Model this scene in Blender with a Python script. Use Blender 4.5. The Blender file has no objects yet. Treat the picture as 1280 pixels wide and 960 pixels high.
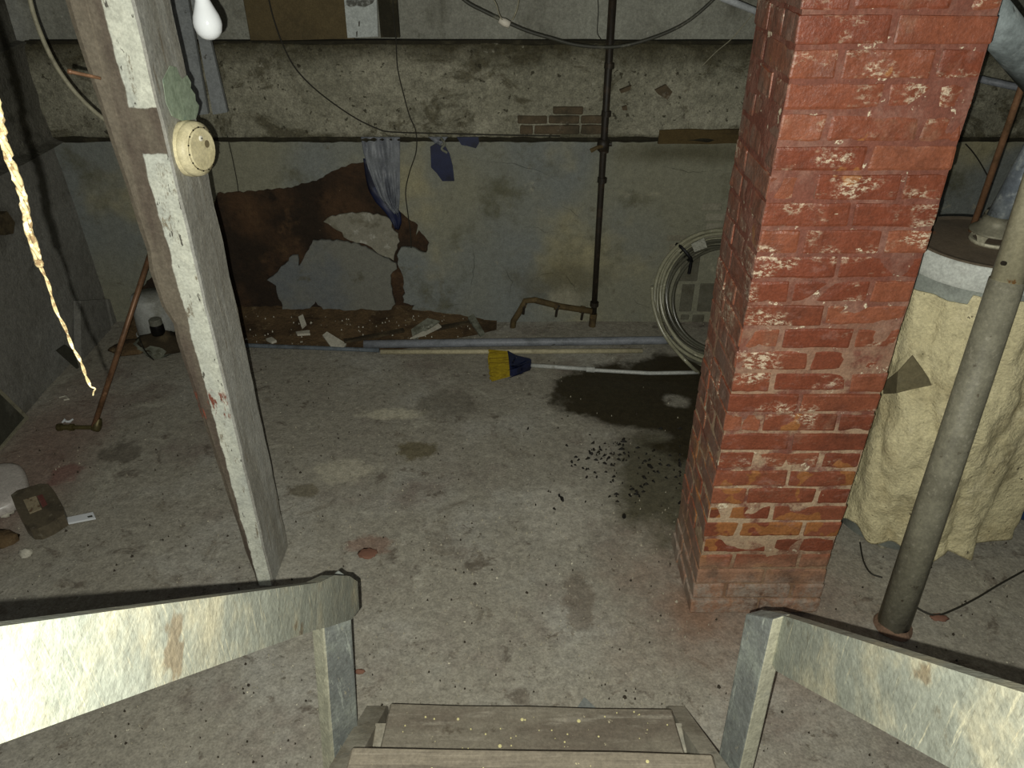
import bpy, bmesh, math, random
from mathutils import Vector, Matrix, noise
from mathutils.geometry import tessellate_polygon
random.seed(7)
S = bpy.context.scene
C = S.collection
PI = math.pi
# ---------------------------------------------------------------- camera, light, exposure
PITCH = math.radians(32.6)
CAM_H = 1.98
F = 960.0
cam_d = bpy.data.cameras.new('camera'); cam = bpy.data.objects.new('camera', cam_d); C.objects.link(cam)
cam.location = (0, 0, CAM_H); cam.rotation_euler = (PI/2 - PITCH, 0, 0)
cam_d.sensor_width = 36; cam_d.lens = 36*F/1280; cam_d.clip_start = 0.02
S.camera = cam
# phone torch just left of and below the lens
fl = bpy.data.lights.new('flash', 'AREA'); fl.shape = 'DISK'; fl.size = 0.006; fl.energy = 46; fl.color = (1.0, 0.992, 0.9)
flo = bpy.data.objects.new('flash', fl); C.objects.link(flo)
cs, sn = math.cos(PITCH), math.sin(PITCH)
flo.location = Vector((-0.022, 0, CAM_H)) + Vector((0, -sn, -cs))*0.022
flo.rotation_euler = (PI/2 - math.radians(31), 0, math.radians(2))
w = bpy.data.worlds.new('world'); S.world = w; w.use_nodes = True
w.node_tree.nodes['Background'].inputs[0].default_value = (0.86, 0.9, 1.0, 1)
w.node_tree.nodes['Background'].inputs[1].default_value = 0.15
S.view_settings.view_transform = 'Standard'; S.view_settings.look = 'None'
S.view_settings.gamma = 1; S.view_settings.exposure = 0.0
S.view_settings.use_curve_mapping = False

# ---------------------------------------------------------------- measuring: photo point -> place in the room
def W(u, v, Y=None, h=None, X=None):
    rx = (u-640)/F; r = (v-480)/F
    fy = cs - r*sn; fd = sn + r*cs
    if Y is not None: z = Y/fy
    elif h is not None: z = (CAM_H-h)/fd
    else: z = X/rx
    return Vector((rx*z, z*fy, CAM_H - z*fd))
YB = 3.75      # back wall
XL = -2.20     # left wall
# ---------------------------------------------------------------- materials
def lin(c):
    r = []
    for x in c[:3]:
        x = x/255.0
        r.append(x/12.92 if x <= 0.04045 else ((x+0.055)/1.055)**2.4)
    return (r[0], r[1], r[2], 1)
class NT:
    def __init__(s, name, rough=0.85, metal=0.0, spec=0.3):
        s.m = bpy.data.materials.new(name); s.m.use_nodes = True
        s.t = s.m.node_tree; s.b = s.t.nodes['Principled BSDF']
        s.b.inputs['Roughness'].default_value = rough; s.b.inputs['Metallic'].default_value = metal
        s.b.inputs['Specular IOR Level'].default_value = spec
        s.co = s.n('ShaderNodeTexCoord').outputs['Object']
    def n(s, typ, **k):
        x = s.t.nodes.new(typ)
        for a, b in k.items(): setattr(x, a, b)
        return x
    def l(s, a, b): s.t.links.new(a, b)
    def noise(s, scale, detail=4, rough=0.6, stretch=(1,1,1), off=0, dist=0):
        mp = s.n('ShaderNodeMapping'); mp.inputs['Scale'].default_value = stretch; mp.inputs['Location'].default_value = (off, off*1.7, off*0.6)
        s.l(s.co, mp.inputs[0])
        n = s.n('ShaderNodeTexNoise'); n.inputs['Scale'].default_value = scale; n.inputs['Detail'].default_value = detail
        n.inputs['Roughness'].default_value = rough; n.inputs['Distortion'].default_value = dist
        s.l(mp.outputs[0], n.inputs['Vector']); return n.outputs['Fac']
    def ramp(s, v, lo, hi, a=0, b=1):
        r = s.n('ShaderNodeMapRange'); r.interpolation_type = 'SMOOTHSTEP'
        r.inputs[1].default_value = lo; r.inputs[2].default_value = hi; r.inputs[3].default_value = a; r.inputs[4].default_value = b
        s.l(v, r.inputs[0]); return r.outputs[0]
    def math(s, op, a, b=None):
        m = s.n('ShaderNodeMath', operation=op)
        for i, x in enumerate((a, b)):
            if x is None: continue
            if isinstance(x, (int, float)): m.inputs[i].default_value = x
            else: s.l(x, m.inputs[i])
        return m.outputs[0]
    def mix(s, base, col, fac):
        m = s.n('ShaderNodeMix', data_type='RGBA')
        for i, x in ((6, base), (7, col)):
            if isinstance(x, tuple): m.inputs[i].default_value = x
            else: s.l(x, m.inputs[i])
        if isinstance(fac, (int, float)): m.inputs[0].default_value = fac
        else: s.l(fac, m.inputs[0])
        return m.outputs[2]
    def xyz(s):
        p = s.n('ShaderNodeSeparateXYZ'); s.l(s.co, p.inputs[0]); return p.outputs
    def ell(s, cx, cy, rx, ry, plane='XY', soft=0.35, warp=0.5, wscale=6, ang=0):
        """mask: 1 inside a warped ellipse"""
        mp = s.n('ShaderNodeMapping', vector_type='TEXTURE')
        if plane == 'XY': mp.inputs['Location'].default_value = (cx, cy, 0); mp.inputs['Scale'].default_value = (rx, ry, 1e6); mp.inputs['Rotation'].default_value = (0,0,ang)
        elif plane == 'XZ': mp.inputs['Location'].default_value = (cx, 0, cy); mp.inputs['Scale'].default_value = (rx, 1e6, ry)
        else: mp.inputs['Location'].default_value = (0, cx, cy); mp.inputs['Scale'].default_value = (1e6, rx, ry)
        s.l(s.co, mp.inputs[0])
        ln = s.n('ShaderNodeVectorMath', operation='LENGTH'); s.l(mp.outputs[0], ln.inputs[0])
        nz = s.noise(wscale, 4, 0.65)
        d = s.math('ADD', ln.outputs['Value'], s.math('MULTIPLY', s.math('SUBTRACT', nz, 0.5), warp*2))
        return s.ramp(d, 1.0-soft, 1.0+soft*0.3, 1, 0)
    def gain(s, col, gain):
        g = s.n('ShaderNodeVectorMath', operation='MULTIPLY'); s.l(col, g.inputs[0])
        g.inputs[1].default_value = gain if isinstance(gain, tuple) else (gain,)*3; return g.outputs[0]
    def done(s, col, bump=None, rough=None, dist=0.01, gain=1, grain=0.14):
        if gain != 1: col = s.gain(col, gain)
        if grain:
            g = s.n('ShaderNodeVectorMath', operation='SCALE')
            if isinstance(col, tuple): g.inputs[0].default_value = col[:3]
            else: s.l(col, g.inputs[0])
            k = s.math('MULTIPLY', s.ramp(s.noise(130, 3, .7, off=50), .3, .7, 1-grain, 1+grain), s.ramp(s.noise(34, 4, .7, off=60), .3, .7, 1-grain*.8, 1+grain*.8))
            s.l(k, g.inputs['Scale']); col = g.outputs[0]
        if isinstance(col, tuple): s.b.inputs['Base Color'].default_value = col
        else: s.l(col, s.b.inputs['Base Color'])
        if rough is not None: s.l(rough, s.b.inputs['Roughness'])
        if bump:
            h = None
            for sc_, st in bump:
                x = s.math('MULTIPLY', s.noise(sc_, 5, 0.6), st)
                h = x if h is None else s.math('ADD', h, x)
            b = s.n('ShaderNodeBump'); b.inputs['Strength'].default_value = 0.8; b.inputs['Distance'].default_value = dist
            s.l(h, b.inputs['Height']); s.l(b.outputs[0], s.b.inputs['Normal'])
        return s.m
def mat(name, col, layers=(), rough=0.85, metal=0, spec=0.3, bump=None, dist=0.005, grain=0.14):
    s = NT(name, rough, metal, spec); c = lin(col)
    for i, L in enumerate(layers):
        cc, sc_, lo, hi = L[:4]; st = L[4] if len(L) > 4 else (1,1,1)
        c = s.mix(c, lin(cc), s.ramp(s.noise(sc_, 5, 0.62, st, i*3.1+len(name)), lo, hi))
    return s.done(c, bump, dist=dist, grain=grain if layers else 0)

# floor
s = NT('floor_concrete', 0.82)
c = lin((134,129,117))
c = s.mix(c, lin((150,147,138)), s.ramp(s.noise(1.7, 4, 0.6), 0.45, 0.72))
c = s.mix(c, lin((116,107,98)), s.ramp(s.noise(2.6, 5, 0.65, off=4), 0.5, 0.75))
c = s.mix(c, lin((92,84,74)), s.ramp(s.noise(9, 6, 0.7, off=9, dist=.6), 0.58, 0.68, 0, 0.8))
c = s.mix(c, lin((172,168,155)), s.ramp(s.noise(13, 6, 0.7, off=2), 0.62, 0.74, 0, 0.6))
c = s.mix(c, lin((88,82,70)), s.ramp(s.noise(38, 3, 0.7, off=5), 0.64, 0.70, 0, 0.75))
c = s.mix(c, lin((100,92,80)), s.ramp(s.noise(5, 8, 0.75, off=15, dist=1), 0.56, 0.66, 0, 0.55))
c = s.mix(c, lin((164,160,146)), s.ramp(s.noise(6.5, 8, 0.75, off=25, dist=.5), 0.57, 0.68, 0, 0.5))
c = s.mix(c, lin((205,198,175)), s.ramp(s.noise(75, 2, 0.6, off=7), 0.73, 0.76))
pbx, pby = 0.78, 1.85
c = s.mix(c, lin((116,96,82)), s.math('MULTIPLY', s.ell(pbx-0.02, pby-0.05, 0.48, 0.46, soft=0.8, warp=0.6, wscale=5), 0.75))      # red brick dust round the pillar
c = s.mix(c, lin((118,88,68)), s.math('MULTIPLY', s.ell(0.60, 1.72, 0.1, 0.12, soft=.8, warp=0.6, wscale=14), 0.6))
c = s.mix(c, lin((112,84,74)), s.math('MULTIPLY', s.ell(XL+0.22, 2.45, 0.28, 0.75, soft=0.7, warp=0.4, wscale=4), 0.55))
for (u, v, rx, ry, col, k) in ((520,562,0.07,0.05,(92,84,60),.8), (725,752,0.045,0.10,(96,86,74),.6), (462,680,0.07,0.035,(118,90,76),.6),
        (490,517,0.13,0.03,(176,170,150),.7), (430,588,0.10,0.06,(166,160,142),.6), (380,612,.05,.03,(95,88,70),.7), (560,505,.12,.09,(100,95,84),.6), (150,565,.07,.05,(92,86,76),.8), (80,590,.05,.05,(110,74,68),.6), (700,640,.12,.12,(165,160,148),.4)):
    p = W(u, v, h=0)
    c = s.mix(c, lin(col), s.math('MULTIPLY', s.ell(p.x, p.y, rx*1.3, ry*1.5, warp=0.9, wscale=16), k))
wet = None
for (u, v, rx, ry) in ((790,492,0.40,0.30), (845,470,0.30,0.24), (740,485,0.2,0.16), (850,520,.26,.34)):
    p = W(u, v, h=0); e = s.ell(p.x, p.y, rx, ry, soft=0.22, warp=0.42, wscale=7)
    wet = e if wet is None else s.math('MAXIMUM', wet, e)
for (u, v, rx, ry) in ((796,545,0.17,0.07), (845,500,0.07,0.06), (706,522,0.08,0.04)):
    p = W(u, v, h=0); e = s.ell(p.x, p.y, rx, ry, soft=0.4, warp=0.5, wscale=12)
    wet = s.math('MULTIPLY', wet, s.math('SUBTRACT', 1, s.math('MULTIPLY', e, .8)))
p1 = W(825, 600, h=0)
moss = s.math('MULTIPLY', s.ell(p1.x, p1.y, 0.24, 0.42, soft=0.5, warp=0.6, wscale=6), 0.85)
c = s.mix(c, lin((66,62,44)), moss)
c = s.mix(c, lin((44,38,24)), s.math('MULTIPLY', wet, .97))
rg = s.math('SUBTRACT', 0.86, s.math('MULTIPLY', wet, 0.35))
FLOOR_M = s.done(c, [(6,0.6),(26,0.35),(90,0.15)], rough=rg, dist=0.012, gain=(1.29,1.31,1.30), grain=.2)

def concrete(name, base, dark, light, streak=(1,1,1), seed=0, holes=0.0, dist=0.014, gain=1.3):
    s = NT(name, 0.9)
    c = s.mix(lin(base), lin(light), s.ramp(s.noise(1.9, 5, 0.62, streak, seed), 0.46, 0.7))
    c = s.mix(c, lin(dark), s.ramp(s.noise(2.8, 6, 0.68, streak, seed+5), 0.50, 0.68, 0, 0.8))
    c = s.mix(c, lin(dark), s.ramp(s.noise(17, 6, 0.7, (1,1,1), seed+8), 0.58, 0.70, 0, 0.6))
    c = s.mix(c, lin(tuple(min(255,int(x*1.15)) for x in light)), s.ramp(s.noise(30, 4, 0.7, (1,1,1), seed+2), 0.67, 0.74, 0, 0.5))
    if holes: c = s.mix(c, lin(tuple(int(x*.55) for x in dark)), s.ramp(s.noise(24, 2, 0.5, (1,1,1), seed+3), 0.70-holes, 0.72-holes*.8, 0, .9))
    return s.done(c, [(5,0.5),(25,0.35),(80,0.2)], dist=dist, gain=gain, grain=.16)
def band_material():
    s = NT('rough_concrete_band', 0.92)
    X, Y_, Z = s.xyz()
    c = s.mix(lin((120,118,102)), lin((142,139,122)), s.ramp(s.noise(2.2, 5, 0.62, (1,1,2), 3), 0.42, 0.68))
    c = s.mix(c, lin((78,74,58)), s.ramp(s.noise(4, 7, 0.75, (1,1,1.5), 8, .6), 0.50, 0.62, 0, .85))
    zw = s.math('ADD', Z, s.math('MULTIPLY', s.math('SUBTRACT', s.noise(5, 5, .7), .5), .16))
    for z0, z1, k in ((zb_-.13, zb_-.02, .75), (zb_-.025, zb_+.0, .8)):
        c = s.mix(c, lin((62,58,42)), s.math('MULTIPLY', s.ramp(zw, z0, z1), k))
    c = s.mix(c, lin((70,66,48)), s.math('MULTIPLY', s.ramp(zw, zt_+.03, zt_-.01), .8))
    c = s.mix(c, lin((165,162,146)), s.ramp(s.noise(18, 6, 0.75, off=2), 0.60, 0.72, 0, .6))
    c = s.mix(c, lin((50,47,35)), s.ramp(s.noise(30, 3, 0.6, off=4), 0.63, 0.68, 0, .85))
    return s.done(c, [(7,0.7),(25,0.5),(80,0.3)], dist=0.03, gain=1.3, grain=.25)
zt_ = W(640,172,Y=YB).z; zb_ = W(640,55,Y=YB).z
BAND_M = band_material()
_unused = (lambda *a: None)('rough_concrete_band', (118,117,102), (76,73,58), (140,138,122), (0.8,1,2.6), 3, 0.03, 0.03)
UPPER_M = concrete('upper_concrete', (124,124,114), (86,85,74), (140,141,130), (1,1,.6), 11)
LOWW = NT('lower_wall_plaster', 0.85)
s = LOWW
c = s.mix(lin((122,121,108)), lin((112,116,116)), s.ramp(s.noise(1.1, 3, 0.5, (1,1,.6), 2), 0.42, 0.6))
c = s.mix(c, lin((142,136,112)), s.ramp(s.noise(1.5, 4, 0.6, (1,1,1), 8), 0.5, 0.72))
c = s.mix(c, lin((80,78,60)), s.ramp(s.noise(2.3, 6, 0.7, (1,1,1), 5), 0.55, 0.72, 0, .75))
c = s.mix(c, lin((84,78,62)), s.ramp(s.noise(14, 6, 0.75, (1,1,1), 1), 0.60, 0.72, 0, .6))
p = W(700, 350, Y=YB); c = s.mix(c, lin((78,72,52)), s.math('MULTIPLY', s.ell(p.x, p.z, .28, .16, 'XZ', .8, .8, 9), .55))
p = W(705, 375, Y=YB); c = s.mix(c, lin((152,148,134)), s.math('MULTIPLY', s.ell(p.x, p.z, .12, .1, 'XZ', .8, .9, 16), .6))
p = W(860, 190, Y=YB); c = s.mix(c, lin((72,68,50)), s.math('MULTIPLY', s.ell(p.x, p.z, .5, .07, 'XZ', .8, .6, 4), .7))
c = s.mix(c, lin((160,155,138)), s.ramp(s.noise(3.5, 8, 0.75, off=33, dist=1), 0.60, 0.70, 0, .5))
c = s.mix(c, lin((92,88,72)), s.ramp(s.noise(4.5, 8, 0.75, off=43, dist=1), 0.58, 0.68, 0, .5))
LOW_M = s.done(c, [(3,0.5),(22,0.25),(90,0.2)], dist=0.014, gain=(1.24,1.24,1.14), grain=.14)
SUB_M = mat('bare_earth_wall', (78,58,40), [((46,37,28),2.2,.40,.6), ((92,70,48),7,.56,.75), ((38,30,22),11,.55,.72), ((170,150,120),40,.72,.76)], 0.95, bump=[(9,0.8),(40,0.4)], dist=0.03)
SOIL_M = mat('loose_soil', (96,78,54), [((64,50,34),5,.42,.66), ((122,106,78),14,.58,.72), ((150,140,118),50,.66,.72)], 0.95, bump=[(20,0.8),(60,0.4)], dist=0.02)
LEFTW_M = concrete('left_wall_plaster', (116,115,108), (86,84,76), (130,130,124), (1,1,1), 21, gain=1.15)
LEFTB_M = concrete('left_wall_band', (98,97,88), (66,65,54), (118,116,106), (1,1,1.5), 31, 0.0, .03, gain=.95)
JOINT_M = mat('joint_dirt', (46,43,32), [((70,66,50),12,.5,.7)], 0.95)  # dirt in the joints; also colours the shade strip beside the notice
CEIL_M = mat('ceiling_boards', (110,100,86), [((80,72,60),3,.45,.7,(1,6,1))], 0.9)
BLOCK_M = mat('pale_block', (150,146,128), [((120,116,98),6,.45,.7)], 0.9, bump=[(40,.3)])
BLOCKD_M = mat('dark_block', (104,102,88), [((82,78,62),6,.45,.7)], 0.9, bump=[(40,.3)])
OLDBRICK_M = mat('dull_brick', (92,80,62), [((70,64,50),8,.45,.7), ((120,112,96),20,.6,.7)], 0.9, bump=[(40,.3)])

# painted brick of the pillar
s = NT('painted_brick', 0.42, spec=0.5)
oi = s.n('ShaderNodeObjectInfo').outputs['Random']
X, Y_, Z = s.xyz()
c = s.mix(lin((160,78,58)), lin((184,100,76)), s.ramp(oi, 0.15, 0.95))
c = s.mix(c, lin((126,66,52)), s.ramp(s.noise(7, 4, 0.6, off=2), 0.5, 0.75, 0, .7))
c = s.mix(c, lin((196,150,132)), s.ramp(s.noise(5, 5, 0.7, off=12), 0.56, 0.74, 0, .45))
c = s.gain(c, (.54,.68,.60))
# unpainted clay: mostly near the foot
low = s.ramp(Z, 0.22, 0.95, 1, 0)
och = s.ramp(s.math('ADD', s.noise(6.5, 3, 0.55, off=21), s.math('MULTIPLY', low, 0.10)), 0.645, 0.66)
c = s.mix(c, lin((150,98,56)), och)
c = s.mix(c, lin((152,118,94)), s.math('MULTIPLY', s.ramp(s.math('ADD', Z, s.math('MULTIPLY', s.noise(6), 0.16)), 0.26, 0.36, 1, 0), 0.85))
c = s.mix(c, lin((104,80,64)), s.math('MULTIPLY', s.ramp(Z, 0.2, 0.3, 1, 0), s.ramp(s.noise(9, 5, .7, off=6), .45, .65)))
mid = s.ramp(Z, .45, .8)
ff = s.math('MULTIPLY', s.ramp(s.noise(5.5, 4, 0.6, (1,1,1.6), off=31), 0.52, 0.62), s.ramp(s.noise(70, 6, 0.8, (.8,1,1.5), off=17), 0.48, 0.58))
c = s.mix(c, lin((216,200,172)), s.math('MULTIPLY', s.math('MULTIPLY', ff, 0.9), mid))
f3 = s.ramp(s.noise(55, 5, 0.8, (1,1,1.8), off=57), 0.66, 0.70)
c = s.mix(c, lin((190,160,138)), s.math('MULTIPLY', f3, .7))
c = s.mix(c, lin((150,112,100)), s.ramp(s.noise(11, 6, 0.75, (1,1,2), off=67), 0.55, 0.70, 0, .45))
fl2 = s.ramp(s.noise(11, 5, 0.65, (1,1,1.8), off=41), 0.69, 0.71)
c = s.mix(c, lin((220,208,178)), fl2)
# left face: mottled towards a greyish pink
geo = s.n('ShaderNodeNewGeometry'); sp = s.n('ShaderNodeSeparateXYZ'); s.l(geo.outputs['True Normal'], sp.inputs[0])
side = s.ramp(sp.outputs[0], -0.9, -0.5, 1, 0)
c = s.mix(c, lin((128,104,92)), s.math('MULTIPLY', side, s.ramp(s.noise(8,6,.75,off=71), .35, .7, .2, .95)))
grey = s.math('MULTIPLY', s.ramp(s.math('ADD', Z, s.math('MULTIPLY', s.noise(6), 0.1)), 0.17, 0.24, 1, 0), s.ramp(s.noise(13, 7, .78, off=81), .38, .6))
c = s.mix(c, lin((150,136,122)), grey)
BRICK_M = s.done(c, [(14,0.5),(60,0.35),(160,0.2)], dist=0.008)
s = NT('pillar_mortar', 0.75)
X, Y_, Z = s.xyz()
c = s.mix(lin((118,72,58)), lin((134,96,82)), s.ramp(s.noise(9, 6, .75), .45, .65))
c = s.mix(c, lin((176,152,124)), s.math('MULTIPLY', s.ramp(Z, .5, 1.3, 1, 0), s.ramp(s.noise(12, 5, .7, off=3), .38, .56)))
c = s.mix(c, lin((214,202,174)), s.ramp(s.noise(24, 4, 0.7, off=4), 0.62, 0.68))
c = s.mix(c, lin((128,102,78)), s.math('MULTIPLY', s.ramp(Z, 0.15, 0.4, 1, 0), .8))
MORTAR_M = s.done(c, [(40,0.5),(120,0.3)], dist=0.008)

# painted wooden post: bare dark timber on the near-left, pale paint, grey side
s = NT('post_paint', 0.6)
X, Y_, Z = s.xyz()
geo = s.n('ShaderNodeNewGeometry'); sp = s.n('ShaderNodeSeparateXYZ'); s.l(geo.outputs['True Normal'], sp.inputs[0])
bare = s.mix(lin((112,104,90)), lin((90,80,70)), s.ramp(s.noise(5, 5, .6, (3,3,.5)), .4, .65))
bare = s.mix(bare, lin((136,126,108)), s.ramp(s.noise(16, 5, .7, (3,3,.12)), .58, .7, 0, .6))
paint = s.mix(lin((206,208,192)), lin((184,188,178)), s.ramp(s.noise(6, 5, .6, (1,1,.4), 2), .4, .65))
paint = s.mix(paint, lin((128,118,98)), s.ramp(s.noise(24, 6, .75, (1.6,1,.5), 5), .58, .66, 0, .9))
paint = s.mix(paint, lin((214,214,196)), s.ramp(s.noise(15, 6, .75, (1,1,.5), 15), .56, .66, 0, .7))
paint = s.mix(paint, lin((70,66,58)), s.ramp(s.noise(50, 3, .6, (1.5,1,.5), 8), .645, .69, 0, .9))
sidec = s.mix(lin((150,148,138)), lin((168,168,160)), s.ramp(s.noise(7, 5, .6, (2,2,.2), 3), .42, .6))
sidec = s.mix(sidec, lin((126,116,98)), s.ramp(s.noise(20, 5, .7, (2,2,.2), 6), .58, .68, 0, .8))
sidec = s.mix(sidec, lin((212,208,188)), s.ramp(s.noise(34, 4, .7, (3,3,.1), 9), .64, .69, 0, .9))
# boundary of bare timber (object coords: x=0 is the centre of the foot)
edge = s.math('ADD', X, s.math('MULTIPLY', s.math('SUBTRACT', s.noise(11, 4, .6), .5), .022))
edge = s.math('ADD', edge, s.math('MULTIPLY', Z, 0.0125))
barem = s.ramp(edge, 0.022, 0.026, 1, 0)
blk = s.math('MULTIPLY', s.ramp(s.math('ADD', Z, s.math('MULTIPLY', s.noise(20), .02)), 1.466, 1.470), s.ramp(s.math('ADD', Z, s.math('MULTIPLY', s.noise(20), .02)), 1.572, 1.576, 1, 0))
barem = s.math('MAXIMUM', barem, blk)
red = s.ell(0.02, 0.74, .12, .05, 'XZ', .3, .5, 30)
front = s.mix(paint, bare, barem)
front = s.mix(front, lin((130,76,60)), s.math('MULTIPLY', red, s.ramp(s.noise(30, 4, .7, (2,2,.5)), .5, .6)))
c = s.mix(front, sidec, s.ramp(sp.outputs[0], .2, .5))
POST_M = s.done(c, [(18,0.4),(70,0.3)], dist=0.008, grain=.14)

def oldpaint(name, base, pale, dark, st, front=None):
    s = NT(name, 0.6)
    c = s.mix(lin(base), lin(pale), s.ramp(s.noise(8, 5, .65, (1,1,1), 1), .45, .7))
    c = s.mix(c, lin(tuple(min(255,int(x*1.12)) for x in pale)), s.ramp(s.noise(22, 5, .7, st, 4), .58, .68, 0, .8))
    c = s.mix(c, lin(dark), s.ramp(s.noise(15, 5, .7, (1,1,1), 7), .62, .72, 0, .75))
    c = s.mix(c, lin((120,104,80)), s.ramp(s.noise(9, 4, .6, (1,1,1), 12), .66, .71, 0, .7))
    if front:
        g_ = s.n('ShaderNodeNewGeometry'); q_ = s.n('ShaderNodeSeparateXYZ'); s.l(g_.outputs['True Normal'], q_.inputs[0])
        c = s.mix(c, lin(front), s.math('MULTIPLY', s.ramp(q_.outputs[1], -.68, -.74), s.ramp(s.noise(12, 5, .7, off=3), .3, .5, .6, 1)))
    c = s.mix(c, lin((206,196,160)), s.ramp(s.noise(26, 6, .8, st, 24), .62, .68, 0, .8))
    c = s.mix(c, lin(dark), s.ramp(s.noise(40, 6, .8, st, 34), .58, .68, 0, .7))
    return s.done(c, [(30,0.5),(90,0.3)], dist=0.005, grain=.16)
RAIL_M = oldpaint('rail_paint', (140,144,132), (172,168,144), (108,104,88), (1,6,.5))
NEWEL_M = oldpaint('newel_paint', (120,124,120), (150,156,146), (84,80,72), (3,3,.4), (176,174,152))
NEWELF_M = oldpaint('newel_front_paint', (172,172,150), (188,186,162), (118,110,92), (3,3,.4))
TREAD_M = mat('tread_wood', (122,116,102), [((104,96,84),4,.42,.66,(.7,2,1)), ((138,132,118),12,.52,.7,(.5,4,1)), ((190,182,150),60,.68,.72), ((88,80,68),14,.60,.7)], .8, bump=[(20,.4),(80,.3)])
TREAD2_M = mat('tread_wood_pale', (132,124,108), [((108,100,88),7,.45,.68,(.4,8,1)), ((148,140,124),18,.5,.7,(.3,12,1)), ((214,204,160),60,.71,.74)], .8, bump=[(30,.4)])
STRING_M = mat('stringer_wood', (170,166,150), [((140,134,118),6,.45,.66), ((138,136,124),16,.55,.7)], .8, bump=[(30,.4)])
STEEL_M = mat('column_paint', (138,135,116), [((120,117,100),8,.42,.7), ((92,84,68),30,.64,.70), ((154,150,132),60,.55,.7)], .6, spec=.4, bump=[(50,.3)])
STEELU_M = mat('column_upper_paint', (166,160,132), [((184,178,150),7,.45,.7), ((136,96,50),11,.64,.68)], .55, spec=.5)
GALV_M = mat('galvanized', (140,148,152), [((104,112,120),9,.4,.6,(1,1,.6)), ((178,184,182),22,.50,.68), ((86,90,92),16,.6,.7)], .5, metal=.15, spec=.6, bump=[(40,.3)])
HOOD_M = mat('hood_metal', (176,172,150), [((150,146,126),12,.45,.7)], .5, metal=.2)
DUCT_M = mat('duct_metal', (140,150,150), [((106,114,114),8,.45,.65), ((80,84,84),26,.62,.68), ((160,168,166),14,.55,.7)], .6, metal=.1, bump=[(30,.3)])
LID_M = mat('tank_lid', (112,100,84), [((96,88,76),5,.45,.7), ((130,96,70),9,.62,.7)], .7)
TANK_M = mat('tank_enamel', (200,204,196), [((170,172,164),10,.55,.7), ((110,106,96),30,.70,.74)], .5)
TANKD_M = mat('tank_grey', (150,156,148), [((128,132,124),10,.5,.7)], .6)
FAB_M = mat('blanket_fabric', (216,206,164), [((190,178,138),5,.45,.68), ((138,128,96),7,.56,.74), ((224,214,174),12,.52,.7), ((96,88,68),34,.66,.70)], .85, bump=[(9,.5),(35,.8),(110,.5)], dist=.014)
FABD_M = mat('blanket_lining', (112,104,78), [((98,92,72),7,.45,.68), ((160,158,140),14,.62,.66)], .9, bump=[(30,.5)])
COPPER_M = mat('copper', (132,98,72), [((100,76,54),10,.45,.68), ((168,128,98),20,.6,.72)], .45, metal=.3, spec=.5)
BRASS_M = mat('tarnished_brass', (96,88,56), [((70,62,40),20,.45,.7)], .45, metal=.5)
BULB_M = mat('bulb_glass', (226,230,232), (), .12, spec=.6)
SOCK_M = mat('socket', (60,60,58), (), .5)
CREAM_M = mat('detector_plastic', (224,214,174), [((204,194,152),6,.5,.7)], .5, spec=.4)
CREAMD_M = mat('detector_vent', (120,110,82), (), .6)
LED_M = mat('detector_lens', (236,232,214), (), .3)
GREEN_M = mat('green_paper', (164,180,156), [((146,162,138),12,.45,.66,(4,4,4)), ((150,170,150),20,.62,.7)], .85)
ROPE_M = mat('white_string', (150,136,100), [((96,78,52),120,.45,.62), ((196,184,150),70,.55,.65)], .9)
CABLEG_M = mat('cable_grey', (150,146,124), [((120,116,98),20,.5,.7)], .6)
CABLEB_M = mat('cable_black', (66,66,58), [((110,108,94),14,.55,.7)], .5)
WIREB_M = mat('wire_dark', (46,44,36), (), .7)
CONN_M = mat('connector_white', (222,216,200), (), .5)
PIPEB_M = mat('iron_pipe', (40,35,27), [((64,52,38),14,.5,.7)], .55, spec=.4)
RUST_M = mat('rusty_pipe', (92,78,50), [((66,54,34),16,.45,.7), ((120,100,66),22,.6,.7)], .8)
CONDW_M = mat('conduit_white', (176,180,182), [((140,142,142),18,.5,.7)], .4, spec=.5)
SIGN_M = mat('white_notice', (186,192,188), [((160,166,162),5,.5,.7), ((84,84,78),9,.70,.72,(4,1,1))], .8)
MARK_M = mat('notice_smudge', (96,96,90), [((140,142,136),60,.5,.6)], .9)
BOARD_M = mat('brown_board', (96,84,58), [((84,74,52),4,.45,.68), ((96,86,62),12,.55,.7)], .9)
PLANK_M = mat('grey_plank', (134,138,138), [((118,122,122),6,.45,.68,(2,2,.4)), ((84,84,80),30,.66,.7)], .75)
PLASTB_M = mat('grey_blue_plastic', (122,126,130), [((86,90,98),7,.42,.66,(2,2,.5)), ((132,136,142),16,.55,.7,(3,3,.5))], .5, spec=.5)
NAVY_M = mat('navy_plastic', (26,34,66), [((14,18,38),8,.45,.68), ((46,54,84),20,.62,.72)], .45, spec=.5)
PVCG_M = mat('grey_conduit', (134,138,144), [((108,112,116),14,.5,.7,(.5,1,1)), ((80,76,66),30,.66,.70)], .5, spec=.4)
PVCC_M = mat('cream_pipe', (180,172,142), [((150,142,114),20,.55,.72,(.4,1,1))], .55)
PVCT_M = mat('thin_grey_pipe', (98,106,112), [((78,82,84),12,.5,.7)], .5)
YEL_M = mat('broom_bristle', (152,132,26), [((120,100,20),30,.45,.66,(.3,3,3)), ((176,156,44),40,.58,.7,(.3,3,3))], .8)
HANDLE_M = mat('broom_handle', (176,178,172), [((140,138,128),20,.6,.7)], .4)
TUBE_M = mat('clear_tubing', (150,148,124), [((124,122,102),10,.45,.7), ((176,174,150),22,.6,.72)], .25, spec=.6)
TUBED_M = mat('clear_tubing_dark', (86,85,72), [((70,68,56),14,.5,.7)], .25, spec=.6)
TIE_M = mat('black_tie', (16,16,16), (), .5)
TAG_M = mat('paper_tag', (160,160,146), [((120,118,108),50,.5,.62,(1,1,4))], .8)
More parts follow.
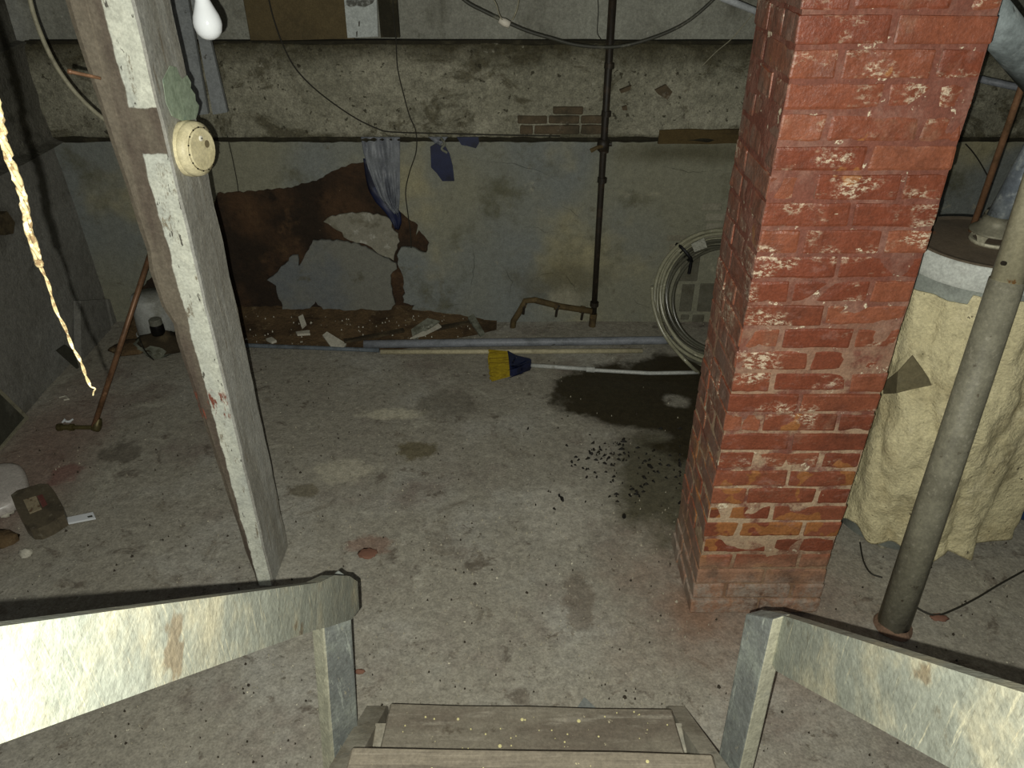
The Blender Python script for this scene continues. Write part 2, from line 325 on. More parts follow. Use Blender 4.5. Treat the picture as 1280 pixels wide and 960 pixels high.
BUCKET_M = mat('white_bucket', (168,170,164), [((140,140,130),6,.5,.7)], .6)
JAR_M = mat('dark_jar', (18,17,16), (), .25)
JARCAP_M = mat('jar_top', (112,112,100), [((84,82,70),30,.5,.7)], .6)
WOODD_M = mat('dark_wood', (56,48,34), [((84,74,54),8,.5,.7)], .9)
RAG_M = mat('dirty_rag', (120,122,108), [((84,84,70),14,.45,.66), ((150,150,136),30,.6,.7)], .9, bump=[(30,.6)])
BASIN_M = mat('white_basin', (190,184,176), [((170,164,156),5,.5,.7)], .35, spec=.5)
JUG_M = mat('dark_jug', (92,84,68), [((72,66,54),12,.45,.68), ((112,106,90),30,.6,.7)], .35, spec=.5)
LABEL_M = mat('jug_label', (150,138,112), [((104,86,66),24,.55,.62)], .7)
LABELR_M = mat('jug_label_red', (104,62,56), [((120,90,80),30,.55,.65)], .7)
STRIP_M = mat('white_strip', (216,220,222), (), .6)
FRAME_M = mat('pale_frame', (140,136,116), [((110,106,88),16,.5,.7)], .7)
PANEL_M = mat('dark_panel', (66,66,56), [((84,84,74),8,.5,.7)], .8)
CHIP_M = mat('plaster_chip', (186,182,166), [((150,146,130),20,.5,.7)], .9)
LEAF_M = mat('dead_leaf', (22,20,14), [((44,38,26),40,.5,.7)], .7)
GRIT_M = mat('grit_pale', (168,162,142), (), .9)
GRITD_M = mat('grit_dark', (58,52,42), (), .9)
BRICKCHIP_M = mat('brick_chip', (124,90,74), (), .9)
BLUEB_M = mat('blue_barrel', (40,66,104), [((26,40,66),7,.45,.68), ((90,104,120),40,.68,.72)], .4, spec=.5)
STICK_M = mat('grey_stick', (104,100,80), [((84,80,64),12,.5,.7)], .8)
TILE_M = mat('slate_tile', (124,128,124), [((100,104,100),20,.5,.7)], .8)
STONE_M = mat('stone_brown', (84,74,54), [((60,52,38),20,.5,.7)], .9, bump=[(30,.6)])

# ---------------------------------------------------------------- mesh helpers
def wloc(o):
    l = Vector((0,0,0))
    while o: l += o.location; o = o.parent
    return l
def obj(name, bm, m, parent=None, kind=None, smooth=False, base=True, label=None):
    bmesh.ops.recalc_face_normals(bm, faces=bm.faces)
    me = bpy.data.meshes.new(name); 
    if parent is not None:
        off = wloc(parent); loc = Vector((0,0,0))
    else:
        if base:
            xs = [v.co.x for v in bm.verts]; ys = [v.co.y for v in bm.verts]; zs = [v.co.z for v in bm.verts]
            off = Vector(((min(xs)+max(xs))/2, (min(ys)+max(ys))/2, min(zs)))
        else: off = Vector((0,0,0))
        loc = off.copy()
    bmesh.ops.translate(bm, verts=bm.verts, vec=-off)
    bm.to_mesh(me); bm.free()
    me.materials.append(m)
    if smooth:
        for p_ in me.polygons: p_.use_smooth = True
    o = bpy.data.objects.new(name, me); C.objects.link(o); o.location = loc
    if parent is not None: o.parent = parent
    if kind: o['kind'] = kind
    if label: o['label'] = label
    return o
def tag(o, label, cat, group=None, kind=None):
    o['label'] = label; o['category'] = cat
    if group: o['group'] = group
    if kind: o['kind'] = kind
    return o
def thing(name, label, cat, loc, group=None):
    o = bpy.data.objects.new(name, None); C.objects.link(o); o.location = loc; o.empty_display_size = .05
    return tag(o, label, cat, group)
def BM(): return bmesh.new()
def hexa(bm, pts):
    """8 points: bottom ring 0-3, top ring 4-7"""
    v = [bm.verts.new(p_) for p_ in pts]
    for f in ((0,3,2,1),(4,5,6,7),(0,1,5,4),(1,2,6,5),(2,3,7,6),(3,0,4,7)): bm.faces.new([v[i] for i in f])
    return v
def box(bm, x0, x1, y0, y1, z0, z1):
    return hexa(bm, [(x0,y0,z0),(x1,y0,z0),(x1,y1,z0),(x0,y1,z0),(x0,y0,z1),(x1,y0,z1),(x1,y1,z1),(x0,y1,z1)])
def bev(bm, w_, seg=1):
    bmesh.ops.bevel(bm, geom=bm.edges[:], offset=w_, segments=seg, affect='EDGES', profile=.6)
def rough(bm, cuts, amp, sc_=12, seed=0):
    bmesh.ops.subdivide_edges(bm, edges=bm.edges[:], cuts=cuts, use_grid_fill=True)
    for v in bm.verts:
        v.co += noise.noise_vector(v.co*sc_ + Vector((seed,seed*.7,seed*1.3)))*amp
def prism(bm, pts, ax, d0, d1, jit=0):
    """polygon pts (list of Vector) extruded along axis vector ax from d0 to d1"""
    a = Vector(ax)
    r = [Vector(p_) for p_ in pts]
    tri = tessellate_polygon([r])
    lo = [bm.verts.new(p_ + a*d0) for p_ in r]; hi = [bm.verts.new(p_ + a*d1) for p_ in r]
    for t in tri:
        try: bm.faces.new([lo[i] for i in t]); bm.faces.new([hi[i] for i in reversed(t)])
        except ValueError: pass
    n = len(r)
    for i in range(n):
        bm.faces.new([lo[i], lo[(i+1)%n], hi[(i+1)%n], hi[i]])
def curve_pts(pts, n=8):
    """Catmull-Rom through points"""
    P = [Vector(p_) for p_ in pts]
    if len(P) < 3: return P
    P = [P[0]*2-P[1]] + P + [P[-1]*2-P[-2]]
    out = []
    for i in range(1, len(P)-2):
        a,b,c_,d = P[i-1],P[i],P[i+1],P[i+2]
        for k in range(n):
            t = k/n
            out.append(.5*((2*b)+(-a+c_)*t+(2*a-5*b+4*c_-d)*t*t+(-a+3*b-3*c_+d)*t**3))
    out.append(P[-2]); return out
def tube(bm, pts, r, seg=10, cap=True, closed=False):
    P = [Vector(p_) for p_ in pts]; n = len(P)
    R = r if isinstance(r, (list,tuple)) else [r]*n
    up = None; rings = []
    for i in range(n):
        if closed: t = (P[(i+1)%n]-P[i-1]).normalized()
        else: t = (P[min(i+1,n-1)]-P[max(i-1,0)]).normalized()
        if up is None:
            up = t.orthogonal().normalized()
        up = (up - t*up.dot(t)).normalized()
        s_ = t.cross(up)
        rings.append([bm.verts.new(P[i] + (up*math.cos(a)+s_*math.sin(a))*R[i]) for a in [2*PI*k/seg for k in range(seg)]])
    for i in range(n if closed else n-1):
        A, B = rings[i], rings[(i+1)%n]
        for k in range(seg): bm.faces.new([A[k],A[(k+1)%seg],B[(k+1)%seg],B[k]])
    if cap and not closed:
        bm.faces.new(rings[0][::-1]); bm.faces.new(rings[-1])
def lathe(bm, prof, seg=24, origin=(0,0,0), axis=(0,0,1), a0=0, a1=2*PI):
    """profile [(r, t)] revolved round axis"""
    ax = Vector(axis).normalized(); u = ax.orthogonal().normalized(); v_ = ax.cross(u); O = Vector(origin)
    rings = []
    for (r, t) in prof:
        if r < 1e-6: rings.append([bm.verts.new(O+ax*t)])
        else: rings.append([bm.verts.new(O+ax*t+(u*math.cos(2*PI*k/seg)+v_*math.sin(2*PI*k/seg))*r) for k in range(seg)])
    for A, B in zip(rings, rings[1:]):
        for k in range(seg):
            k2 = (k+1)%seg
            if len(A)==1 and len(B)==1: continue
            if len(A)==1: bm.faces.new([A[0],B[k],B[k2]])
            elif len(B)==1: bm.faces.new([A[k],A[k2],B[0]])
            else: bm.faces.new([A[k],A[k2],B[k2],B[k]])
def grid(bm, nx, ny, fn, thick=None):
    V = [[bm.verts.new(fn(i/nx, j/ny)) for i in range(nx+1)] for j in range(ny+1)]
    for j in range(ny):
        for i in range(nx): bm.faces.new([V[j][i],V[j][i+1],V[j+1][i+1],V[j+1][i]])
    if thick:
        bmesh.ops.recalc_face_normals(bm, faces=bm.faces)
        bmesh.ops.solidify(bm, geom=bm.faces[:], thickness=thick)

# ---------------------------------------------------------------- the room
XR = 2.65; CEIL = 2.32; YF = -1.3
bm = BM()
def ffn(a, b):
    x = XL-.1 + a*(XR-XL+.2); y = YF + b*(YB+.1-YF)
    d = noise.noise(Vector((x*1.3,y*1.3,0)))*.008 + noise.noise(Vector((x*6,y*6,3)))*.003
    return (x, y, d*.7-.005)
grid(bm, 150, 150, ffn)
obj('floor', bm, FLOOR_M, kind='structure', smooth=True, base=False)
bm = BM(); box(bm, XL-.15, XR+.15, 0.9, YB+.2, CEIL, CEIL+.08)
ceil = obj('ceiling', bm, CEIL_M, kind='structure', base=False)
for i in range(6):
    bm = BM(); y = 1.25+i*.43; box(bm, XL, XR, y-.02, y+.02, CEIL-.14, CEIL); obj('joist', bm, CEIL_M, ceil)

zt = W(640,172,Y=YB).z; zb = W(640,55,Y=YB).z
bm = BM(); box(bm, XL-.15, XR+.15, YB+.012, YB+.2, -.05, zt+.02)
wb = obj('wall_back', bm, SUB_M, kind='structure', base=False)
# rough band and upper wall
bm = BM()
def bandf(a, b):
    x = XL-.05+a*(XR-XL+.1)
    prof = [(YB+.04, zt-.012), (YB-.016, zt-.004), (YB-.022, zt+.02), (YB-.022, zt+.12), (YB-.02, zb-.13), (YB-.022, zb-.02), (YB-.014, zb), (YB+.09, zb+.012)]
    t = b*(len(prof)-1); i = min(int(t), len(prof)-2); f = t-i
    y = prof[i][0]*(1-f)+prof[i+1][0]*f; z = prof[i][1]*(1-f)+prof[i+1][1]*f
    n = noise.noise(Vector((x*3,0,z*7)))*.010+noise.noise(Vector((x*14,2,z*20)))*.006
    # upper half of the band crumbled
    n += max(0, noise.noise(Vector((x*9,5,z*14))))*.018*(1 if z > zt+.12 else .3)
    return (x, y+n, z+noise.noise(Vector((x*5,9,z)))*.006)
grid(bm, 260, 49, bandf)
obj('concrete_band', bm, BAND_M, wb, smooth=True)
bm = BM(); box(bm, XL-.15, XR+.15, YB+.045, YB+.2, zb-.05, CEIL+.02); obj('upper_wall', bm, UPPER_M, wb)
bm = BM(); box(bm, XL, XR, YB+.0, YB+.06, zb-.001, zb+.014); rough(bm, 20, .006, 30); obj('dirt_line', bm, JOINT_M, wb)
bm = BM()
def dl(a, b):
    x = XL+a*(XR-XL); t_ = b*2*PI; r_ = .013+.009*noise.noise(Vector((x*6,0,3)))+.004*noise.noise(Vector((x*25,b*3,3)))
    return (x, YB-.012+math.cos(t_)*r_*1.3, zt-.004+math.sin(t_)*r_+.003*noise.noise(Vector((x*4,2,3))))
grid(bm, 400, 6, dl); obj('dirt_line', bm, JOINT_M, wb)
# plaster skin with its broken-out hole
def curve_skin(name, splines, m, parent, ext, yoff=0):
    cu = bpy.data.curves.new(name, 'CURVE'); cu.dimensions = '2D'; cu.fill_mode = 'BOTH'; cu.extrude = ext; cu.bevel_depth = 0.002; cu.bevel_resolution = 0
    for P in splines:
        sp_ = cu.splines.new('POLY'); sp_.points.add(len(P)-1); sp_.use_cyclic_u = True
        for q, p_ in zip(sp_.points, P): q.co = (p_[0], p_[1], 0, 1)
    t_ = bpy.data.objects.new('tmp', cu); C.objects.link(t_)
    me = bpy.data.meshes.new_from_object(t_.evaluated_get(bpy.context.evaluated_depsgraph_get()))
    bpy.data.objects.remove(t_)
    me.transform(Matrix.Rotation(PI/2, 4, 'X')); me.transform(Matrix.Translation((0, YB+yoff, 0)))
    me.materials.clear(); me.materials.append(m)
    o = bpy.data.objects.new(name, me); C.objects.link(o); o.parent = parent
    return o
def jag(px, n=4, amp=.006, closed=True, seed=0):
    """photo outline -> wall outline with ragged edges"""
    P = [W(u, v, Y=YB) for u, v in px]; P = [Vector((p_.x, p_.z)) for p_ in P]
    out = []
    m = len(P) if closed else len(P)-1
    for i in range(m):
        a, b = P[i], P[(i+1)%len(P)]
        k = max(1, min(8, int((b-a).length/.018)))
        nn = Vector((-(b-a).y, (b-a).x)).normalized()
        for j in range(k):
            t = j/k; q = a.lerp(b, t)
            out.append(q + nn*(random.uniform(-amp, amp) if j else 0))
    if not closed: out.append(P[-1])
    return out
edge_px = [(606,404),(597,396),(590,401),(578,398),(566,404),(556,400),(530,400),(519,394),(515,387),(519,380),(505,377),(506,362),(503,341),(499,333),(497,318),(502,309),(515,309),(533,316),(537,302),(524,286),(521,291),(523,280),(506,268),(497,262),(480,258),(468,240),(458,201),(440,203),(415,213),(400,222),(382,228),(360,233),(320,238),(290,239),(272,240),(267,255),(258,290),(240,320),(215,332),(196,338),(184,350),(170,368),(158,400)]
E = jag(edge_px, closed=False)
# fill corners: right bottom, right top, left top, left bottom
outer = [Vector((XR+.1, -.02)), Vector((XR+.1, zt)), Vector((XL-.05, zt)), Vector((XL-.05, -.02))]
main = E[::-1] + [E[0]+Vector((0,-.02-E[0].y))] + outer + [Vector((E[-1].x, -.02))]
def crack(px, w_=.0022):
    P = [W(u,v,Y=YB) for u,v in px]; P = [Vector((p_.x,p_.z)) for p_ in P]; Q = []
    for a, b in zip(P, P[1:]):
        k = max(1, int((b-a).length/.02))
        for j in range(k): Q.append(a.lerp(b, j/k)+Vector((random.uniform(-.004,.004), random.uniform(-.004,.004))))
    Q.append(P[-1]); n_ = len(Q)
    d = (P[-1]-P[0]).normalized(); nn = Vector((-d.y,d.x))*w_
    L_ = [q+nn*(1-abs(2*i/(n_-1)-1)+.2) for i, q in enumerate(Q)]; R_ = [q-nn*(1-abs(2*i/(n_-1)-1)+.2) for i, q in enumerate(Q)]
    return L_+R_[::-1]
cracks = [crack(q) for q in ([(560,381),(572,380),(583,378)], [(586,372),(590,352),(593,330),(591,300)], [(655,283),(672,284),(682,289),(694,288)], [(700,256),(712,262),(724,270)],
    [(662,352),(676,343),(690,340),(702,350)], [(704,340),(714,352),(722,366)], [(790,372),(800,380),(812,384)], [(600,200),(640,204),(672,212),(700,226)], [(820,205),(860,215),(900,212)], [(628,330),(640,352),(636,372)])]
curve_skin('plaster_skin', [main]+cracks, LOW_M, wb, .010)
fragB = jag([(405,277),(415,270),(428,268),(440,266),(458,266),(476,270),(487,274),(489,284),(497,292),(499,302),(494,314),(492,325),(478,319),(465,309),(450,303),(437,300),(430,296),(428,290),(416,284)])
fragC = jag([(392,300),(412,300),(430,302),(448,305),(465,313),(480,322),(495,329),(496,335),(488,343),(490,360),(494,379),(486,388),(475,388),(463,394),(440,391),(425,385),(410,389),(398,380),(395,375),(388,384),(374,385),(367,386),(366,395),(357,394),(354,380),(348,368),(346,356),(335,349),(350,336),(366,319),(372,319),(373,334),(382,318)])
FRAGB_M = mat('rough_plaster_fragment', (138,135,120), [((112,108,92),7,.5,.62), ((172,170,158),20,.55,.7)], .9, bump=[(20,.6)])
curve_skin('plaster_piece', [fragB], FRAGB_M, wb, .006, .004)
curve_skin('plaster_piece', [fragC], mat('smooth_plaster_fragment', (120,120,110), [((108,112,112),2,.45,.65), ((98,96,82),7,.58,.7)], .9), wb, .010)
# shallow lumps of rubble along the foot of the broken wall
def patch(name, px, m, y0, y1, parent, jitter=0):
    bm = BM(); P = [W(u, v, Y=YB) for u, v in px]; P = [Vector((p_.x, 0, p_.z)) for p_ in P]
    prism(bm, P, (0,1,0), y0, y1); return obj(name, bm, m, parent)
# bricks showing in the band
for (u0,u1,v0,v1) in ((691,729,133,142),(647,684,144,154),(686,724,144,154),(726,753,144,154),(650,666,156,167),(668,724,156,167),(726,753,156,167)):
    bm = BM(); a = W(u0,v1,Y=YB-.02); b = W(u1,v0,Y=YB-.02); box(bm, a.x, b.x, YB-.034, YB+.01, a.z, b.z); bev(bm, .004); rough(bm, 1, .003, 20, u0)
    obj('brick', bm, OLDBRICK_M, wb)
# timber lintel piece in the joint at right
bm = BM(); a = W(822,178,Y=YB); b = W(960,160,Y=YB); box(bm, a.x, b.x+.05, YB-.03, YB+.02, a.z, b.z); rough(bm, 6, .008, 12); obj('timber_strip', bm, mat('strip_wood',(84,70,42),[((60,50,32),12,.45,.7,(.3,1,1))],.9), wb)
# concrete blocks in the lower wall, seen beside and through the coil
for k, (u0,u1,v0,v1) in enumerate(((876,902,253,262),(881,908,266,275),(879,905,278,302),(833,858,293,300),(836,856,304,312),(848,875,318,350),(848,868,354,388),(870,905,353,388),(850,861,392,398),(864,880,392,402))):
    bm = BM(); a = W(u0,v1,Y=YB); b = W(u1,v0,Y=YB); box(bm, a.x, b.x, YB-.016, YB+.01, a.z, b.z); bev(bm, .003)
    obj('concrete_block', bm, BLOCKD_M if k in (6,7,8,9,5) else BLOCK_M, wb)
# holes / stains as shallow broken patches in the band
for px in ([(818,112),(832,105),(840,114),(834,124),(822,117)], [(774,112),(789,106),(787,112),(776,116)], [(777,133),(783,131),(784,137),(778,137)]):
    P = [W(u,v,Y=YB-.02) for u,v in px]; bm = BM(); prism(bm, [Vector((p_.x, YB-.022, p_.z)) for p_ in P], (0,1,0), -.012, .01); obj('loose_lump', bm, OLDBRICK_M, wb)

# left wall
bm = BM()
def lw(a, b):
    y = YF + a*(YB-YF); z = -.05 + b*(zt+.05)
    return (XL + noise.noise(Vector((0,y*1.4,z*1.4)))*.02 + noise.noise(Vector((1,y*7,z*7)))*.004, y, z)
grid(bm, 90, 30, lw)
wl = obj('wall_left', bm, LEFTW_M, kind='structure', smooth=True, base=False)
bm = BM()
def lwb(a, b):
    y = YF + a*(YB-YF); prof = [(.02,-.02),(-.03,.0),(-.035,.1),(-.03,zb-zt-.02),(-.02,zb-zt),(-.06,zb-zt+.01),(-.06,CEIL-zt)]
    t = b*(len(prof)-1); i = min(int(t), len(prof)-2); f = t-i
    x = prof[i][0]*(1-f)+prof[i+1][0]*f; z = zt+prof[i][1]*(1-f)+prof[i+1][1]*f
    return (XL - .0 - x*0 + .0 + (-x if 0 else x) + .03 + noise.noise(Vector((3,y*5,z*7)))*.012, y, z + noise.noise(Vector((3,y*2,1)))*.02)
grid(bm, 120, 36, lwb)
obj('band', bm, LEFTB_M, wl, smooth=True)
# pilaster and low plinth blocks in the left corner
def leftblock(px, d0, d1, m, name):
    bm = BM(); P = [W(u, v, X=XL+.02) for u, v in px]; prism(bm, [Vector((XL, p_.y, p_.z)) for p_ in P], (1,0,0), d0, d1); return obj(name, bm, m, wl)
leftblock([(97,376),(128,374),(146,458),(98,464)], 0, .035, LEFTW_M, 'concrete_block')
leftblock([(132,374),(146,372),(160,450),(150,456)], 0, .03, LEFTW_M, 'concrete_block')
leftblock([(0,268),(6,264),(16,278),(14,292),(4,294),(-4,290)], 0, .03, STONE_M, 'stone')
bm = BM(); box(bm, XR, XR+.15, YF, YB+.1, -.05, CEIL); obj('wall_right', bm, LEFTW_M, kind='structure', base=False)

# ---------------------------------------------------------------- brick pillar
PX0, PX1, PY0, PY1 = 0.582, 0.985, 1.71, 2.02
CH = 0.0656
pil = thing('brick_pillar', 'tall red-painted brick chimney pillar with flaking paint, right of the stair foot', 'pillar', ((PX0+PX1)/2, (PY0+PY1)/2, 0))
bm = BM(); box(bm, PX0+.0025, PX1-.0025, PY0+.0025, PY1-.0025, 0, CEIL-.002)
bmesh.ops.subdivide_edges(bm, edges=bm.edges[:], cuts=30, use_grid_fill=True)
for v in bm.verts:
    v.co += noise.noise_vector(v.co*14)*.003
obj('mortar', bm, MORTAR_M, pil)
def brick(x0, x1, y0, y1, z0, z1):
    bm = BM(); j = lambda: random.uniform(-.0025, .0025)
    box(bm, x0+j(), x1+j(), y0+j(), y1+j(), z0+.004+j()*.5, z1-.005+j()*.5)
    a_ = random.uniform(-.008,.008)
    bev(bm, random.uniform(.004,.009), 2)
    bmesh.ops.subdivide_edges(bm, edges=[e for e in bm.edges if e.calc_length() > .05], cuts=3, use_grid_fill=True)
    sd = random.random()*50
    for v in bm.verts: v.co += noise.noise_vector(v.co*34+Vector((sd,0,0)))*.0036
    obj('brick', bm, BRICK_M, pil)
bw = .098; J = .009
nc = int((CEIL-.01)/CH)
for k in range(nc):
    z0 = .006+k*CH; z1 = z0+CH
    q = random.uniform(-.012,.012)
    xo = max(0, (.16 - z0))*.06   # foot slightly spread
    x0, x1, y0, y1 = PX0-xo, PX1+xo, PY0-xo, PY1
    if k % 2 == 0:
        m_ = (x0+x1)/2+q
        for (a, b) in ((x0, m_-J/2), (m_+J/2, x1)):
            brick(a, b, y0, y0+bw, z0, z1); brick(a, b, y1-bw, y1, z0, z1)
        brick(x0, x0+bw, y0+bw+J, y1-bw-J, z0, z1); brick(x1-bw, x1, y0+bw+J, y1-bw-J, z0, z1)
    else:
        ym = y0+.198+q
        brick(x0, x0+bw, y0, ym-J/2, z0, z1); brick(x0, x0+bw, ym+J/2, y1, z0, z1)
        brick(x1-bw+q, x1, y0, ym-J/2, z0, z1); brick(x1-bw, x1, ym+J/2, y1, z0, z1)
        brick(x0+bw+J, x1-bw-J+q, y0, y0+bw, z0, z1); brick(x0+bw+J, x1-bw-J, y1-bw, y1, z0, z1)

# ---------------------------------------------------------------- wooden post with detector
bm = BM()
N = 44; rings = []
for i in range(N+1):
    z = CEIL*i/N
    xl = -.866 - .092*min(1, z/1.75)
    if 1.05 < z < 1.2: xl -= .010
    if .95 < z < 1.05: xl += .006
    jz = lambda s_: noise.noise(Vector((s_, z*9, 2)))*.004
    ring = [(xl+jz(1), 1.832+jz(2)), (xl+.012, 1.826), ((xl-.812)/2, 1.827+jz(9)*.5), (-.815+jz(3)*.5, 1.826+jz(4)*.5), (-.810+jz(3), 1.832+jz(4)), (-.808+jz(5)*.4, 1.93), (-.806+jz(5), 2.015+jz(6)), (xl+jz(7), 2.012)]
    rings.append([bm.verts.new((a, b, z)) for a, b in ring])
for A, B in zip(rings, rings[1:]):
    n = len(A)
    for k in range(n): bm.faces.new([A[k],A[(k+1)%n],B[(k+1)%n],B[k]])
bm.faces.new(rings[0][::-1]); bm.faces.new(rings[-1])
tag(obj('wooden_post', bm, POST_M), 'weathered timber post with peeling pale paint and a bare brown left edge, left of stairs', 'post')

dc = Vector((-.806, 1.925, W(236,184,Y=1.925).z)); ax = Vector((.96, -.26, .04)).normalized()
dc = dc + Vector((.004,-.012,0))
t = thing('smoke_detector', 'round yellowed cream smoke detector fixed to the side of the timber post', 'smoke detector', dc)
bm = BM(); lathe(bm, [(0,-.012),(.060,-.012),(.066,-.004),(.067,.012),(.064,.018)], 40, dc, ax); obj('base', bm, CREAM_M, t, smooth=True)
bm = BM(); lathe(bm, [(.064,.016),(.0665,.02),(.063,.034),(.055,.038),(.052,.041)], 40, dc, ax); obj('cover', bm, CREAM_M, t, smooth=True)
bm = BM(); lathe(bm, [(.0535,.037),(.0520,.0415),(.0500,.0405)], 40, dc, ax); obj('vent_ring', bm, CREAMD_M, t)
bm = BM(); lathe(bm, [(.0500,.038),(.050,.043),(.047,.045),(0,.045)], 40, dc, ax); obj('cap', bm, CREAM_M, t)
u_ = ax.cross(Vector((0,0,1))).normalized(); up_ = u_.cross(ax)
for k in range(30):
    if k % 2: continue
    a = 2*PI*k/30; p_ = dc+ax*.041+(u_*math.cos(a)+up_*math.sin(a))*.0515
    bm = BM(); lathe(bm, [(0,0),(.0022,0),(.0022,.002),(0,.002)], 6, p_, ax); obj('vent_hole', bm, JAR_M, t)
p_ = dc+ax*.045+up_*.026; bm = BM(); lathe(bm, [(.0,0),(.007,0),(.006,.002),(.0025,.003)], 16, p_, ax); obj('indicator_ring', bm, LED_M, t)
bm = BM(); lathe(bm, [(0,.0025),(.0022,.0028),(0,.0032)], 8, p_, ax); obj('indicator', bm, JAR_M, t)
p_ = dc+ax*.045+up_*.008+u_*(-.018); bm = BM(); lathe(bm, [(0,0),(.009,0),(.009,.001),(0,.001)], 16, p_, ax); obj('test_button', bm, CREAMD_M, t)

px = [(202,128),(203,100),(212,82),(220,84),(224,94),(226,99),(233,94),(236,103),(234,110),(238,118),(237,126),(240,132),(237,140),(232,149),(215,151),(205,145)]
bm = BM(); P = []
for u, v in px:
    Yq = 1.85 + (u-202)/38*.19; p_ = W(u, v, Y=Yq); P.append(Vector((p_.x, Yq, p_.z)))
P = [Vector((max(p_.x, -.802), p_.y, p_.z)) for p_ in P]
prism(bm, P, (1,-.1,0), 0, .0012); tag(obj('torn_paper', bm, GREEN_M), 'torn green paper label stuck on the post above the smoke detector', 'paper')
bm = BM(); a = W(85,89,Y=1.815); b = W(126,98,Y=1.822); tube(bm, [a, a.lerp(b,.1), a.lerp(b,.12), b], [.006,.006,.0042,.0035], 8)
tag(obj('copper_spike', bm, COPPER_M, smooth=True), 'short copper-coloured spike driven into the left edge of the timber post', 'spike')

# ---------------------------------------------------------------- staircase
st = thing('staircase', 'open wooden basement stairs with worn treads and pale chipped handrails', 'staircase', (.04, 1.0, 0))
rise, run = .2, .247
for n in range(1, 8):
    yf = 1.235 - (n-1)*run; z = n*rise
    xl, xr = (-.318, .414) if n == 1 else (-.352, .438)
    bm = BM()
    y1 = yf-.275
    hexa(bm, [(xl-.02,y1,z-.035),(xr+.02,y1,z-.035),(xr,yf-.012,z-.035),(xl,yf+.004,z-.035),(xl-.02,y1,z),(xr+.02,y1,z),(xr,yf-.012,z),(xl,yf+.004,z)])
    bev(bm, .004, 1); rough(bm, 3, .003, 14, n)
    obj('tread', bm, TREAD_M if n == 1 else TREAD2_M, st)
for sx, x0, x1 in ((-1,-.408,-.352),(1,.438,.484)):
    bm = BM(); zz = lambda y: (1.235-y)*rise/run+.133
    pts = [Vector((x0, 1.345, 0)), Vector((x0, 1.345, .03)), Vector((x0, 1.33, zz(1.33))), Vector((x0, -.5, zz(-.5))), Vector((x0, -.5, zz(-.5)-.30)), Vector((x0, 1.03, 0))]
    prism(bm, pts, (1,0,0), 0, x1-x0); obj('stringer', bm, STRING_M, st)
    # housed cleats carrying the treads
    for n in range(1, 8):
        yf = 1.235-(n-1)*run; bm = BM(); xa = x1 if sx < 0 else x0-.06; box(bm, xa-.002, xa+.062, yf-.25, yf-.03, n*rise-.075, n*rise-.036); obj('cleat', bm, STRING_M, st)
# newel posts: foot and top corners, slightly twisted and leaning
def newel(foot, top, m):
    bm = BM(); hexa(bm, [Vector(p_) for p_ in foot+top]); bev(bm, .004, 2); rough(bm, 3, .002, 12, foot[0][0]*10)
    return obj('newel_post', bm, m, st)
def quad(Cn, Rn, w_, sgn, z):
    a = Vector((Cn[0],Cn[1])); b = Vector((Rn[0],Rn[1])); d = (b-a).normalized(); n_ = Vector((-d.y,d.x))*w_*sgn
    return [(a.x,a.y,z[0]),(b.x,b.y,z[1]),(b.x+n_.x,b.y+n_.y,z[1]),(a.x+n_.x,a.y+n_.y,z[0])]
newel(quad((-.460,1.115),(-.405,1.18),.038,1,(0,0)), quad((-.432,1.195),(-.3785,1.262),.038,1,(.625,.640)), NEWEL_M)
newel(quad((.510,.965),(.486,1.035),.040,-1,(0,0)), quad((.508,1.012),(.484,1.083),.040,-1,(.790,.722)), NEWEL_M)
# handrail boards
def board(name, tA, tB, bA, bB, th, m, seed, parent):
    """plank between its top edge tA-tB and bottom edge bA-bB, thickness along x"""
    bm = BM(); o_ = Vector((th, 0, 0))
    hexa(bm, [bA, bA+o_, bB+o_, bB, tA, tA+o_, tB+o_, tB])
    bev(bm, .004, 2); rough(bm, 5, .0025, 9, seed)
    return obj(name, bm, m, parent)
XH = -.352
tA = W(445,724,Y=1.235); bA = W(392,786,X=XH-.004); tA.x = XH
tB = W(0,783,X=XH-.035); bB = W(0,930,X=XH-.03)
print('left rail', tA, bA, tB, bB)
dT = (tB-tA); dB = (bB-bA)
tE = tA+dT*1.35; bE = bA+dB*1.35
bA2 = W(446,768,Y=1.225); bA2.x = XH
board('handrail', tA, tE, W(398,786,X=XH), bE, -.024, RAIL_M, 1, st) if 0 else None
# left rail with a squared end lapping the newel
bm = BM()
ol = [Vector((XH, p_.y, p_.z)) for p_ in (W(402,726,X=XH), W(418,720,X=XH), W(446,722,X=XH), W(448,765,X=XH), W(432,778,X=XH), W(392,788,X=XH))]
outl = [W(418,719,X=XH), W(437,720,X=XH), W(447,727,X=XH), W(449,762,X=XH), W(440,774,X=XH), W(410,784,X=XH), W(392,788,X=XH), bE, tE, W(400,728,X=XH)]
outl[7] = Vector((XH, bE.y, bE.z)); outl[8] = Vector((XH, tE.y, tE.z))
bE3 = W(0,930,X=XH); tE3 = W(0,783,X=XH); a1 = outl[6]; a2 = outl[9]
outl[7] = a1+(bE3-a1)*1.6; outl[8] = a2+(tE3-a2)*1.6
print('rail width', (bE3-tE3).length, (a1-a2).length, outl[7], outl[8])
prism(bm, outl, (1,0,0), -.026, 0)
bmesh.ops.bevel(bm, geom=[e for e in bm.edges if len(e.link_faces)==2 and e.calc_face_angle(0)>.5], offset=.003, segments=1, affect='EDGES')
obj('handrail', bm, RAIL_M, st)
XH2 = .492
bm = BM()
r1 = W(937,766,X=XH2); r2 = W(962,763,X=XH2)
